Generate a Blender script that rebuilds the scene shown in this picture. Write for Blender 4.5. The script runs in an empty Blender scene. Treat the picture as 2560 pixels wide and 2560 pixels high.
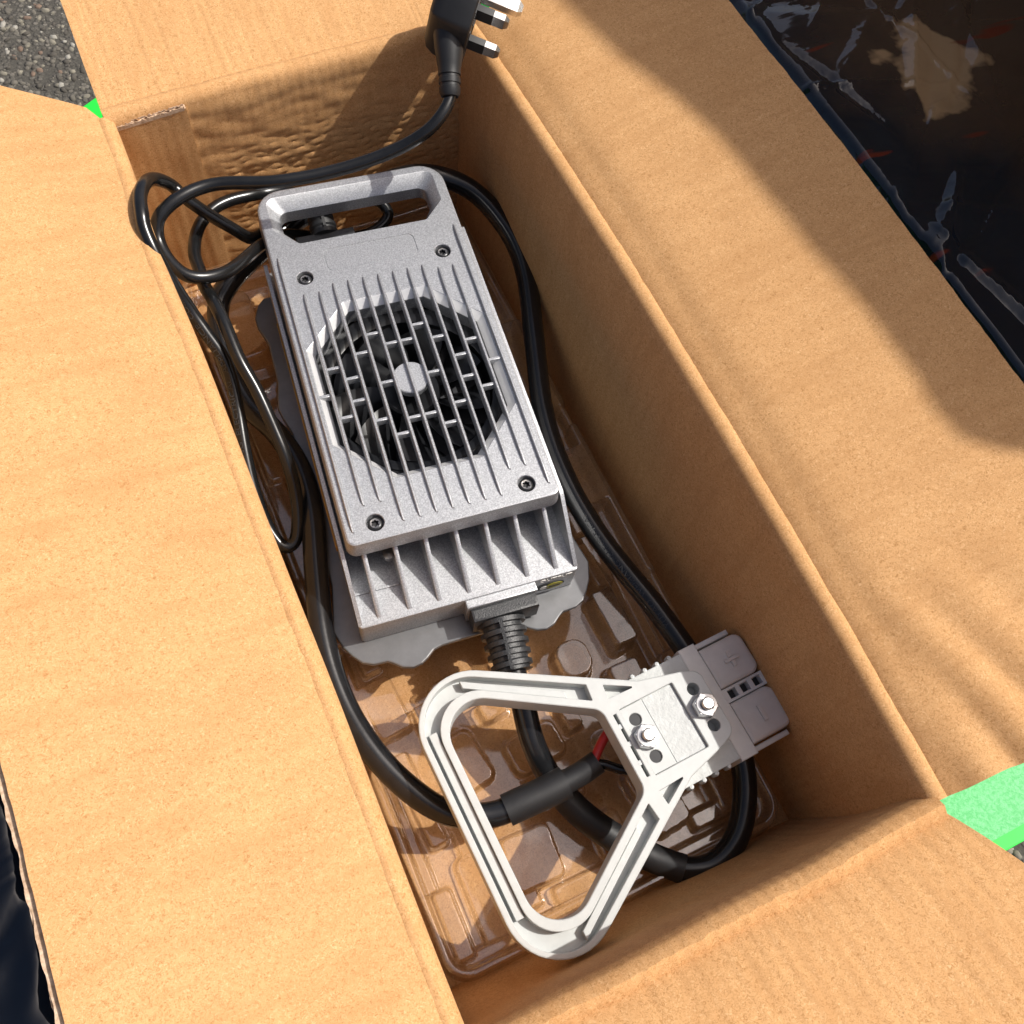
import bpy, bmesh, math, random
from mathutils import Vector, Matrix, noise
from mathutils.geometry import tessellate_polygon
random.seed(7)
scene = bpy.context.scene
COL = scene.collection
R_ = math.radians

# ------------------------------------------------------------------ baked measurements (metres)
CAMC = [-0.11701, -0.23128, 0.59742]
CAMR = [(0.905257, -0.416879, 0.081979), (-0.350142, -0.841319, -0.411805), (0.240643, 0.344085, -0.907577)]
LENS = 32.922
CHO = [-0.00493, 0.0855, 0.118]
CHA = -0.1199015339426108
CORD = [(0.0773, 0.2004, 0.1842), (0.0749, 0.1942, 0.18), (0.0677, 0.1878, 0.176), (0.0561, 0.1835, 0.17), (0.0345, 0.1847, 0.16), (-0.0012, 0.1872, 0.154), (-0.0401, 0.1921, 0.153), (-0.0759, 0.2031, 0.153), (-0.0979, 0.1984, 0.154), (-0.1117, 0.1924, 0.15), (-0.1156, 0.1879, 0.145), (-0.1169, 0.1814, 0.141), (-0.1155, 0.1705, 0.138), (-0.1099, 0.1597, 0.135), (-0.1016, 0.1565, 0.132), (-0.0865, 0.1601, 0.126), (-0.0722, 0.1733, 0.117), (-0.056, 0.1928, 0.103), (-0.0367, 0.2104, 0.085), (-0.0154, 0.2101, 0.074), (0.0095, 0.2047, 0.069), (0.0279, 0.206, 0.07), (0.0376, 0.2119, 0.074), (0.0338, 0.2198, 0.08), (0.0156, 0.2279, 0.086), (-0.0095, 0.2322, 0.09), (-0.0359, 0.2198, 0.094), (-0.0597, 0.2015, 0.1), (-0.0714, 0.2042, 0.112), (-0.086, 0.2105, 0.128), (-0.0938, 0.2154, 0.138), (-0.097, 0.2202, 0.142), (-0.1021, 0.2189, 0.15), (-0.1075, 0.2151, 0.157), (-0.1133, 0.2033, 0.166), (-0.1178, 0.1919, 0.169), (-0.1201, 0.1795, 0.169), (-0.1216, 0.1727, 0.166), (-0.1212, 0.161, 0.16), (-0.1191, 0.15, 0.15), (-0.1143, 0.1383, 0.13), (-0.1101, 0.1252, 0.12), (-0.1064, 0.1134, 0.112), (-0.106, 0.1034, 0.104), (-0.1091, 0.0856, 0.094), (-0.1141, 0.0622, 0.085), (-0.1176, 0.0388, 0.075), (-0.1173, 0.0161, 0.065), (-0.1127, 0.0043, 0.06), (-0.1064, 0.0051, 0.06), (-0.1005, 0.0132, 0.065), (-0.0951, 0.0295, 0.075), (-0.0932, 0.0445, 0.09), (-0.0937, 0.0634, 0.1), (-0.0951, 0.0846, 0.11), (-0.0981, 0.1026, 0.118), (-0.0985, 0.1261, 0.123), (-0.0997, 0.1477, 0.122), (-0.1011, 0.1596, 0.12), (-0.1002, 0.1752, 0.117), (-0.0995, 0.189, 0.115), (-0.0945, 0.2046, 0.113), (-0.0872, 0.2157, 0.112), (-0.0763, 0.2247, 0.111), (-0.064, 0.2292, 0.109), (-0.0513, 0.2313, 0.106), (-0.0409, 0.2339, 0.102), (-0.0285, 0.2333, 0.1), (-0.0198, 0.2261, 0.1), (-0.0103, 0.2251, 0.093), (-0.0112, 0.2172, 0.09), (-0.0127, 0.2053, 0.088)]
THICK = [(-0.0138, -0.1048, 0.06), (-0.0162, -0.1206, 0.058), (-0.0176, -0.137, 0.052), (-0.0207, -0.1606, 0.042), (-0.0179, -0.1832, 0.031), (-0.0112, -0.2037, 0.025), (0.0012, -0.2254, 0.023), (0.0183, -0.247, 0.023), (0.0319, -0.2604, 0.025), (0.0486, -0.2654, 0.026), (0.0657, -0.2599, 0.028), (0.0776, -0.2491, 0.03), (0.0884, -0.231, 0.033), (0.0937, -0.2101, 0.037), (0.0937, -0.1791, 0.04), (0.0911, -0.1516, 0.043), (0.0852, -0.1187, 0.047), (0.0729, -0.0642, 0.05), (0.0696, -0.0194, 0.053), (0.0756, 0.0284, 0.055), (0.0962, 0.0881, 0.056), (0.1149, 0.1464, 0.06), (0.1145, 0.1798, 0.066), (0.1006, 0.2132, 0.075), (0.0722, 0.2298, 0.083), (0.0434, 0.2396, 0.075), (0.0111, 0.2407, 0.07), (-0.0233, 0.2329, 0.07), (-0.0534, 0.2167, 0.07), (-0.081, 0.2008, 0.068), (-0.0952, 0.189, 0.062), (-0.1032, 0.1521, 0.057), (-0.1014, 0.1114, 0.054), (-0.0915, 0.0853, 0.055), (-0.0864, 0.0513, 0.06), (-0.0897, 0.0198, 0.062), (-0.1013, -0.0208, 0.062), (-0.1116, -0.061, 0.062), (-0.1138, -0.0969, 0.06), (-0.1084, -0.1308, 0.058), (-0.0959, -0.1603, 0.055), (-0.0813, -0.1788, 0.052), (-0.0597, -0.1889, 0.05), (-0.0422, -0.19, 0.051)]
SLEEVE = [(-0.052, -0.1899, 0.05), (-0.0422, -0.19, 0.051), (-0.0292, -0.1903, 0.052), (-0.0149, -0.1898, 0.053)]
SLEEVE2 = [(-0.0174, -0.19, 0.053), (-0.0054, -0.1894, 0.054), (0.0065, -0.1875, 0.056)]
RED = [(0.003, -0.1872, 0.057), (0.0105, -0.1809, 0.058), (0.0164, -0.1767, 0.06), (0.0253, -0.1734, 0.062), (0.0336, -0.1768, 0.063)]
BLK = [(0.0035, -0.187, 0.055), (0.0094, -0.1903, 0.055), (0.0168, -0.197, 0.056), (0.0244, -0.2001, 0.058), (0.0346, -0.2008, 0.063)]
RELIEF0 = [0.0845, 0.2191, 0.1968]
RELIEF1 = [0.0749, 0.1942, 0.18]
PROF = [(0.17, 1.024), (0.09, 1.005), (0.044, 0.986), (0.002, 0.975), (-0.043, 0.971), (-0.09, 0.967), (-0.124, 0.962), (-0.158, 0.96), (-0.184, 0.96), (-0.204, 0.963), (-0.223, 0.959), (-0.236, 0.942), (-0.244, 0.921)]
PLUG_W = (-.068, .228, -.971)
PLUG_E = (.613, .778, .14)
PLUG_Q = (.787, -.586, -.192)
PLUG_P = (.1032, .2265, .1972)


# ------------------------------------------------------------------ camera, sky, sun, exposure
cam_d = bpy.data.cameras.new('camera'); cam = bpy.data.objects.new('camera', cam_d); COL.objects.link(cam)
cam_d.sensor_fit = 'HORIZONTAL'; cam_d.sensor_width = 36.0; cam_d.lens = LENS
cam_d.clip_start = 0.01; cam_d.clip_end = 200
rx, ry, rz = [Vector(r) for r in CAMR]
cam.matrix_world = Matrix((( rx.x, -ry.x, -rz.x, CAMC[0]), (rx.y, -ry.y, -rz.y, CAMC[1]), (rx.z, -ry.z, -rz.z, CAMC[2]), (0, 0, 0, 1)))
scene.camera = cam

SUN_EL, SUN_AZ = 55.0, -10.0            # azimuth measured from +x
world = bpy.data.worlds.new('World'); scene.world = world; world.use_nodes = True
wn = world.node_tree; wn.nodes.clear()
wo = wn.nodes.new('ShaderNodeOutputWorld'); wb = wn.nodes.new('ShaderNodeBackground'); ws = wn.nodes.new('ShaderNodeTexSky')
ws.sky_type = 'NISHITA'; ws.sun_disc = False; ws.sun_elevation = R_(SUN_EL); ws.sun_rotation = R_(90 - SUN_AZ)
ws.air_density = 0.6; ws.dust_density = 6.0; ws.ozone_density = 0.5
wb.inputs['Strength'].default_value = 0.138
wn.links.new(ws.outputs[0], wb.inputs['Color']); wn.links.new(wb.outputs[0], wo.inputs['Surface'])
sd = bpy.data.lights.new('sun', 'SUN'); sun = bpy.data.objects.new('sun', sd); COL.objects.link(sun)
sd.energy = 4.8; sd.angle = R_(0.6); sd.color = (1.0, 0.965, 0.905)
sv = Vector((math.cos(R_(SUN_EL))*math.cos(R_(SUN_AZ)), math.cos(R_(SUN_EL))*math.sin(R_(SUN_AZ)), math.sin(R_(SUN_EL))))
sun.rotation_euler = sv.to_track_quat('Z', 'Y').to_euler(); sun.location = sv*3
scene.view_settings.view_transform = 'Standard'; scene.view_settings.look = 'None'
scene.view_settings.exposure = -0.07; scene.view_settings.gamma = 1.0

# ------------------------------------------------------------------ materials
def new_mat(name):
    m = bpy.data.materials.new(name); m.use_nodes = True
    nt = m.node_tree; nt.nodes.clear()
    out = nt.nodes.new('ShaderNodeOutputMaterial'); b = nt.nodes.new('ShaderNodeBsdfPrincipled')
    nt.links.new(b.outputs[0], out.inputs['Surface'])
    return m, nt, b, out
def nd(nt, t, **kw):
    n = nt.nodes.new(t)
    for k, v in kw.items():
        if k in n.inputs: n.inputs[k].default_value = v
        else: setattr(n, k, v)
    return n
def coords(nt, scale=(1, 1, 1), rot=(0, 0, 0)):
    tc = nt.nodes.new('ShaderNodeTexCoord'); mp = nt.nodes.new('ShaderNodeMapping')
    mp.inputs['Scale'].default_value = scale; mp.inputs['Rotation'].default_value = rot
    nt.links.new(tc.outputs['Object'], mp.inputs['Vector']); return mp.outputs[0]
def tex(nt, vec, scale, detail=3, rough=.6, dist=0):
    n = nt.nodes.new('ShaderNodeTexNoise'); n.inputs['Scale'].default_value = scale; n.inputs['Detail'].default_value = detail
    n.inputs['Roughness'].default_value = rough; n.inputs['Distortion'].default_value = dist
    nt.links.new(vec, n.inputs['Vector']); return n.outputs['Fac']
def ramp(nt, fac, stops):
    r = nt.nodes.new('ShaderNodeValToRGB'); cr = r.color_ramp
    while len(cr.elements) < len(stops): cr.elements.new(0.5)
    for e, (p, c) in zip(cr.elements, stops): e.position = p; e.color = (*c, 1) if len(c) == 3 else c
    nt.links.new(fac, r.inputs[0]); return r.outputs[0]
def mixc(nt, fac, a, b, mode='MIX'):
    m = nt.nodes.new('ShaderNodeMix'); m.data_type = 'RGBA'; m.blend_type = mode
    for sock, v in ((m.inputs[0], fac), (m.inputs[6], a), (m.inputs[7], b)):
        if isinstance(v, (int, float)): sock.default_value = v
        elif isinstance(v, tuple): sock.default_value = (*v, 1)
        else: nt.links.new(v, sock)
    return m.outputs[2]
def bump(nt, b, h, strength, dist, prev=None):
    n = nt.nodes.new('ShaderNodeBump'); n.inputs['Strength'].default_value = strength; n.inputs['Distance'].default_value = dist
    nt.links.new(h, n.inputs['Height'])
    if prev is not None: nt.links.new(prev, n.inputs['Normal'])
    nt.links.new(n.outputs[0], b.inputs['Normal']); return n.outputs[0]

def mat_card(name, tint=1.0, band_axis=0):
    m, nt, b, o = new_mat(name)
    v = coords(nt)
    base = ramp(nt, tex(nt, v, 22, 4, .6), [(.25, (.535*tint, .298*tint, .127*tint)), (.75, (.61*tint, .350*tint, .155*tint))])
    # paper fibres: short and oriented at random
    fib = tex(nt, v, 620, 4, .8, 1.6)
    c = mixc(nt, ramp(nt, fib, [(.36, (1, 1, 1)), (.52, (0, 0, 0))]), base, (.36*tint, .178*tint, .060*tint))
    fib2 = tex(nt, v, 480, 3, .7, 2.2)
    c = mixc(nt, ramp(nt, fib2, [(.54, (0, 0, 0)), (.68, (.65, .65, .65))]), c, (.73*tint, .47*tint, .245*tint))
    spk = nt.nodes.new('ShaderNodeTexVoronoi'); spk.inputs['Scale'].default_value = 230; nt.links.new(v, spk.inputs['Vector'])
    sp = ramp(nt, spk.outputs['Distance'], [(.04, (1, 1, 1)), (.10, (0, 0, 0))])
    sp2 = mixc(nt, 1.0, sp, ramp(nt, tex(nt, v, 75, 2), [(.58, (0, 0, 0)), (.62, (.8, .8, .8))]), 'MULTIPLY')
    c = mixc(nt, sp2, c, (.22, .11, .045))
    # long faint rubbed streaks
    sc = [1.6, 1.6, 1.6]; sc[band_axis] = 9
    st = tex(nt, coords(nt, tuple(sc)), 11, 4, .6, .4)
    c = mixc(nt, ramp(nt, st, [(.46, (0, 0, 0)), (.80, (.50, .50, .50))]), c, (.42*tint, .215*tint, .082*tint))
    nt.links.new(c, b.inputs['Base Color'])
    b.inputs['Roughness'].default_value = .82; b.inputs['Specular IOR Level'].default_value = .22
    # washboard of the flutes showing through the liner
    wv = nt.nodes.new('ShaderNodeTexWave'); wv.wave_type = 'BANDS'; wv.bands_direction = 'XYZ'[band_axis]
    wv.inputs['Scale'].default_value = 44; wv.inputs['Distortion'].default_value = 1.6; wv.inputs['Detail'].default_value = 2; wv.inputs['Detail Scale'].default_value = .35
    nt.links.new(v, wv.inputs['Vector'])
    msk = nt.nodes.new('ShaderNodeMath'); msk.operation = 'MULTIPLY'; nt.links.new(wv.outputs['Fac'], msk.inputs[0])
    nt.links.new(ramp(nt, tex(nt, v, 9, 3, .6), [(.35, (.1, .1, .1)), (.7, (1, 1, 1))]), msk.inputs[1])
    n1 = bump(nt, b, msk.outputs[0], .42, .00045)
    bump(nt, b, fib, .30, .00022, n1)
    return m
M_CARD = mat_card('kraft_cardboard', 1.0, 1)
M_CARDX = mat_card('kraft_cardboard_crossways', 1.0, 0)
M_CARDZ = mat_card('kraft_cardboard_upright', .96, 2)
M_PULP, nt, b, o = new_mat('torn_paper_edge')
v = coords(nt); nt.links.new(ramp(nt, tex(nt, v, 400, 4), [(.3, (.34, .21, .12)), (.7, (.66, .50, .36))]), b.inputs['Base Color']); b.inputs['Roughness'].default_value = .95

def mat_silver(name='silver_hammered_paint', flat=False):
    m, nt, b, o = new_mat(name)
    v = coords(nt)
    s1 = tex(nt, v, 1300, 2, .7); s2 = tex(nt, v, 1700, 2, .7)
    c = ramp(nt, s1, [(.36, (.32, .327, .34)), (.5, (.41, .419, .435)), (.64, (.53, .54, .555))])
    nt.links.new(c, b.inputs['Base Color'])
    b.inputs['Metallic'].default_value = .7; b.inputs['Roughness'].default_value = .45
    b.inputs['Specular IOR Level'].default_value = .5
    if not flat: bump(nt, b, s2, .28, .00035)
    else:
        b.inputs['Roughness'].default_value = .3; b.inputs['Metallic'].default_value = .85
        nt.links.new(ramp(nt, tex(nt, v, 200, 3), [(.3, (.20, .20, .205)), (.7, (.27, .27, .275))]), b.inputs['Base Color'])
    return m
M_SILVER = mat_silver()
def plain(name, col, rough=.5, metal=0, spec=.5, nscale=0, nstr=0, ndist=.0003, var=.12):
    m, nt, b, o = new_mat(name)
    v = coords(nt)
    c2 = tuple(min(1, x*(1+var)) for x in col); c1 = tuple(x*(1-var) for x in col)
    nt.links.new(ramp(nt, tex(nt, v, 140, 4), [(.3, c1), (.7, c2)]), b.inputs['Base Color'])
    b.inputs['Roughness'].default_value = rough; b.inputs['Metallic'].default_value = metal; b.inputs['Specular IOR Level'].default_value = spec
    if nstr: bump(nt, b, tex(nt, v, nscale, 2, .6), nstr, ndist)
    return m
M_BEVEL = plain('smooth_metal_highlight', (.70, .70, .70), .42, .45, .5, 500, .12, .0002, .05)  # smooth metal, its colour brightened to stand in for a sunlit highlight
M_SILVERF = plain('grey_smooth_casting', (.19, .193, .197), .33, .55, .5, 300, .08, .0003, .08)
M_HEAT = plain('dark_heat_sink', (.035, .036, .04), .55, .3)
M_FAN = plain('black_fan_plastic', (.009, .0095, .011), .30, 0, .35)
M_RUB = plain('black_rubber_cable', (.0075, .008, .0085), .24, 0, .5, 500, .10, .0002, .25)
M_RUBT = plain('black_thick_cable', (.010, .0105, .012), .22, 0, .5, 260, .10, .0003, .25)
M_LETTER = plain('raised_cable_lettering', (.030, .031, .033), .25)  # edge highlights put into the colour: lighter than the black sheath
M_SHRINK = plain('black_heat_shrink', (.013, .013, .014), .5, 0, .5, 300, .2, .0004)
M_GRAIN = plain('black_grained_plastic', (.024, .025, .027), .42, 0, .6, 1100, .7, .0005, .3)
M_PLUGB = plain('black_plug_plastic', (.012, .0125, .0135), .5, 0, .5, 700, .12, .0002)
M_WHITE = plain('pale_grey_nylon', (.47, .485, .475), .42, 0, .5, 300, .08, .0003, .05)
M_WHITE2 = plain('pale_grey_nylon_rough', (.47, .485, .475), .55, 0, .5, 420, .6, .0008, .08)
M_GREY = plain('warm_grey_plastic', (.67, .625, .57), .5, 0, .4, 300, .08, .0003, .05)
M_GREYL = plain('light_grey_plastic', (.70, .68, .64), .45, 0, .45, 300, .08, .0003, .05)
M_DARK = plain('dark_socket', (.02, .02, .022), .6)
M_STEEL = plain('bright_steel', (.60, .60, .60), .38, 1.0, .5, 400, .1, .0002, .08)
M_SCREW = plain('black_oxide_screw', (.03, .03, .032), .3, .4, .6)
M_SCREWB = plain('worn_steel_socket', (.32, .31, .30), .3, .9)
M_BRASS = plain('nickel_plated_pin', (.72, .70, .67), .22, .95, .5, 200, .12, .0004, .06)
M_RED = plain('red_wire', (.50, .022, .018), .38)
M_YEL = plain('yellow_print', (.42, .38, .03), .5)
M_GOLD = plain('brass_coloured_strip', (.30, .17, .04), .4, .5)
M_WPRINT = plain('white_print', (.62, .60, .56), .5)

def mat_tray():
    m, nt, b, o = new_mat('clear_thermoformed_plastic')
    nt.nodes.remove(b)
    v = coords(nt)
    lw = nt.nodes.new('ShaderNodeLayerWeight'); lw.inputs['Blend'].default_value = .5
    bp = nt.nodes.new('ShaderNodeBump'); bp.inputs['Strength'].default_value = .22; bp.inputs['Distance'].default_value = .0012
    nt.links.new(tex(nt, v, 42, 2, .5, .6), bp.inputs['Height'])
    # the film is crossed at a slant on steep walls: a longer way through the plastic
    tr = nt.nodes.new('ShaderNodeBsdfTransparent')
    nt.links.new(ramp(nt, lw.outputs['Facing'], [(.0, (.99, .985, .98)), (.35, (.93, .92, .905)), (.75, (.55, .52, .49)), (1, (.35, .32, .30))]), tr.inputs[0])
    gl = nt.nodes.new('ShaderNodeBsdfGlossy'); gl.inputs[0].default_value = (1, 1, 1, 1); gl.inputs['Roughness'].default_value = .065
    df = nt.nodes.new('ShaderNodeBsdfDiffuse'); df.inputs[0].default_value = (.82, .81, .80, 1)
    lg = nt.nodes.new('ShaderNodeLayerWeight'); lg.inputs['Blend'].default_value = .5
    nt.links.new(bp.outputs[0], lg.inputs['Normal']); nt.links.new(bp.outputs[0], gl.inputs['Normal'])
    pw = nt.nodes.new('ShaderNodeMath'); pw.operation = 'POWER'; nt.links.new(lg.outputs['Facing'], pw.inputs[0]); pw.inputs[1].default_value = 3.6
    mul = nt.nodes.new('ShaderNodeMath'); mul.operation = 'MULTIPLY_ADD'; mul.use_clamp = True
    nt.links.new(pw.outputs[0], mul.inputs[0]); mul.inputs[1].default_value = .85; mul.inputs[2].default_value = .13
    m1 = nt.nodes.new('ShaderNodeMixShader'); m2 = nt.nodes.new('ShaderNodeMixShader')
    sc = ramp(nt, tex(nt, v, 26, 5, .65, .4), [(.46, (.006, .006, .006)), (.62, (.06, .06, .06)), (.80, (.18, .18, .18))])
    nt.links.new(sc, m1.inputs[0]); nt.links.new(tr.outputs[0], m1.inputs[1]); nt.links.new(df.outputs[0], m1.inputs[2])
    nt.links.new(mul.outputs[0], m2.inputs[0])
    nt.links.new(m1.outputs[0], m2.inputs[1]); nt.links.new(gl.outputs[0], m2.inputs[2])
    nt.links.new(m2.outputs[0], o.inputs['Surface'])
    return m
M_TRAY = mat_tray()

def mat_asphalt():
    m, nt, b, o = new_mat('asphalt')
    v = coords(nt)
    vo = nt.nodes.new('ShaderNodeTexVoronoi'); vo.inputs['Scale'].default_value = 230; nt.links.new(v, vo.inputs['Vector'])
    st = ramp(nt, vo.outputs['Color'], [(.2, (.045, .042, .036)), (.6, (.10, .093, .08)), (.9, (.22, .20, .17))])
    gap = ramp(nt, vo.outputs['Distance'], [(.35, (1, 1, 1)), (.6, (0, 0, 0))])
    c = mixc(nt, gap, (.03, .028, .024), st)
    c = mixc(nt, .5, c, ramp(nt, tex(nt, v, 500, 4), [(.3, (.04, .036, .03)), (.7, (.13, .12, .10))]))
    nt.links.new(c, b.inputs['Base Color']); b.inputs['Roughness'].default_value = .9
    n1 = bump(nt, b, gap, .8, .0012); bump(nt, b, tex(nt, v, 900, 3), .5, .0006, n1)
    return m
M_ASPH = mat_asphalt()
M_STONES = []
for i, cc in enumerate([(.075, .068, .058), (.12, .11, .092), (.19, .175, .14), (.30, .285, .25), (.17, .12, .09)]):
    M_STONES.append(plain('pebble_tone', cc, .85, 0, .3, 300, .5, .0008, .25))

def mat_green():
    m, nt, b, o = new_mat('green_glare_speckle')
    v = coords(nt)
    s = tex(nt, v, 420, 3, .7, .5)
    zone = tex(nt, v, 4, 2)
    c = mixc(nt, ramp(nt, s, [(.40, (0, 0, 0)), (.62, (1, 1, 1))]), (.02, .40, .075), (.10, .50, .17))  # glare on the green sheet painted as a paler speckle
    nt.links.new(c, b.inputs['Base Color']); b.inputs['Roughness'].default_value = .55
    bump(nt, b, s, .4, .0006)
    return m
M_GREEN = mat_green()
M_GREENP = plain('green_edge', (.010, .62, .045), .6)

def mat_wrap():
    m, nt, b, o = new_mat('black_stretch_film')
    v = coords(nt)
    dark = ramp(nt, tex(nt, v, 14, 4, .55, .8), [(.3, (.003, .007, .015)), (.6, (.006, .012, .022)), (.8, (.018, .028, .038))])
    # brown and red reflections on the film, painted into its base colour
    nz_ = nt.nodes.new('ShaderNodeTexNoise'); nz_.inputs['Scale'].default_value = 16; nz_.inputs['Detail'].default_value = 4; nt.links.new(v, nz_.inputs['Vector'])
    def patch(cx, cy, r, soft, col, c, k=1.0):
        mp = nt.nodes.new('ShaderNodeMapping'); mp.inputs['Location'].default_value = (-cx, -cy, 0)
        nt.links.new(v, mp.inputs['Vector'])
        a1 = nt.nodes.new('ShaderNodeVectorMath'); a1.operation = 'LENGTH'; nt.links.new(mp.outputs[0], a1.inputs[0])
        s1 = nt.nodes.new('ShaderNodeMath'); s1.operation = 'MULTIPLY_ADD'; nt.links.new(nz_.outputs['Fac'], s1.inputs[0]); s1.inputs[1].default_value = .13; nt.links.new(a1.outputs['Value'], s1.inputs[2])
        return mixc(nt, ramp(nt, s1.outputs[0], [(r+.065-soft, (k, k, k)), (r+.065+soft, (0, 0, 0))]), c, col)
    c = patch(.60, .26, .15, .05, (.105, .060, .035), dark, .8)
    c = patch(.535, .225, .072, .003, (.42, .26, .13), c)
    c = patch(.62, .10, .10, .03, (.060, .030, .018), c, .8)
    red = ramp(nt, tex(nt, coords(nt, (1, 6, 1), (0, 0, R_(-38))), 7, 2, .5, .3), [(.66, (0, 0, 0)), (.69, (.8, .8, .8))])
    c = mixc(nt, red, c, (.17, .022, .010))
    nt.links.new(c, b.inputs['Base Color'])
    b.inputs['Roughness'].default_value = .09; b.inputs['Specular IOR Level'].default_value = .6
    w1 = tex(nt, coords(nt, (1, 3, 1), (0, 0, R_(35))), 5, 3, .45, 1.4)
    n1 = bump(nt, b, w1, .42, .010)
    bump(nt, b, tex(nt, v, 24, 2, .5, .8), .35, .0025, n1)
    return m
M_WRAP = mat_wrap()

# ------------------------------------------------------------------ mesh helpers
class MB:
    """collects geometry given in millimetres"""
    def __init__(s): s.v = []; s.f = []; s.mi = []; s.k = 0
    def add(s, verts, faces, mi=None):
        o = len(s.v); s.v += [tuple(v) for v in verts]; s.f += [tuple(i+o for i in f) for f in faces]
        s.mi += [s.k if mi is None else mi]*len(faces)
    def box(s, x0, x1, y0, y1, z0, z1, bev=.4):
        bev = min(bev, (x1-x0)*.3, (y1-y0)*.3, (z1-z0)*.3)
        s.prism([(x0, y0), (x1, y0), (x1, y1), (x0, y1)], z0, z1, bev)
    def prism(s, poly, z0, z1, bev=.3, rad=0, seg=4):
        plate(s, poly, rad, [], [], z0, z1, bev, seg)
    def loops(s, loops, cap0=False, cap1=False, close=True, flip=False):
        n = len(loops[0]); vs = [p for l in loops for p in l]; fs = []
        for a in range(len(loops)-1):
            for i in range(n if close else n-1):
                j = (i+1) % n
                q = (a*n+i, a*n+j, (a+1)*n+j, (a+1)*n+i)
                fs.append(q[::-1] if flip else q)
        if cap0: fs.append(tuple(range(n))[::-1] if not flip else tuple(range(n)))
        if cap1:
            t = tuple((len(loops)-1)*n+i for i in range(n)); fs.append(t if not flip else t[::-1])
        s.add(vs, fs)
    def lathe(s, prof, c=(0, 0, 0), axis=(0, 0, 1), seg=24, cap=True):
        ax = Vector(axis).normalized(); t = Vector((0, 0, 1)) if abs(ax.z) < .9 else Vector((1, 0, 0))
        u = ax.cross(t).normalized(); w = ax.cross(u); c = Vector(c)
        L = [[c+ax*h+(u*math.cos(2*math.pi*i/seg)+w*math.sin(2*math.pi*i/seg))*r for i in range(seg)] for r, h in prof]
        s.loops(L, cap, cap)
    def build(s, name, mats, parent=None, smooth=True, scale=.001, dz=0.0, angle=35):
        me = bpy.data.meshes.new(name)
        me.from_pydata([(x*scale, y*scale, z*scale+dz) for x, y, z in s.v], [], s.f)
        mats = mats if isinstance(mats, list) else [mats]
        for m in mats: me.materials.append(m)
        if len(mats) > 1: me.polygons.foreach_set('material_index', s.mi)
        return finish(name, me, parent, smooth, angle)
def finish(name, me, parent=None, smooth=True, angle=35, recalc=True):
    bm = bmesh.new(); bm.from_mesh(me)
    if recalc: bmesh.ops.recalc_face_normals(bm, faces=bm.faces)
    if smooth:
        ca = R_(angle)
        for f in bm.faces: f.smooth = True
        for e in bm.edges:
            if len(e.link_faces) == 2 and e.calc_face_angle(0) > ca: e.smooth = False
    bm.to_mesh(me); bm.free(); me.update()
    o = bpy.data.objects.new(name, me); COL.objects.link(o)
    if parent is not None: o.parent = parent
    return o
def off_poly(pts, d):
    """offset polygon edges inward by d (points counter-clockwise)"""
    n = len(pts); r = []
    for i in range(n):
        a, b_, c = Vector(pts[i-1]), Vector(pts[i]), Vector(pts[(i+1) % n])
        e1 = (b_-a).normalized(); e2 = (c-b_).normalized()
        n1 = Vector((-e1.y, e1.x)); n2 = Vector((-e2.y, e2.x))
        k = 1+n1.dot(n2)
        r.append(tuple(b_+(n1+n2)*(d/max(k, .25))))
    return r
def ccw(p):
    a = sum(p[i][0]*p[(i+1) % len(p)][1]-p[(i+1) % len(p)][0]*p[i][1] for i in range(len(p)))
    return list(p) if a > 0 else list(p)[::-1]
def rounded(pts, rad, d=0, seg=4):
    n = len(pts); rr = rad if isinstance(rad, (list, tuple)) else [rad]*n
    pp = off_poly(pts, d); out = []
    for i in range(n):
        a, b_, c = Vector(pp[i-1]), Vector(pp[i]), Vector(pp[(i+1) % n])
        e1 = (a-b_); e2 = (c-b_); l1, l2 = e1.length, e2.length; e1.normalize(); e2.normalize()
        cr = (b_-a).x*(c-b_).y-(b_-a).y*(c-b_).x
        r = max(rr[i]-d, .02) if cr > 0 else max(rr[i]+d, .02)
        if rr[i] == 0:
            out.append(tuple(b_)) ; continue
        th = e1.angle(e2); t = min(r/math.tan(th/2), l1*.48, l2*.48); r = t*math.tan(th/2)
        cen = b_+(e1+e2).normalized()*(r/math.sin(th/2))
        p0 = b_+e1*t; p1 = b_+e2*t
        a0 = math.atan2(p0.y-cen.y, p0.x-cen.x); a1 = math.atan2(p1.y-cen.y, p1.x-cen.x)
        da = (a1-a0+math.pi) % (2*math.pi)-math.pi
        for k in range(seg+1):
            aa = a0+da*k/seg; out.append((cen.x+r*math.cos(aa), cen.y+r*math.sin(aa)))
    return out
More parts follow.
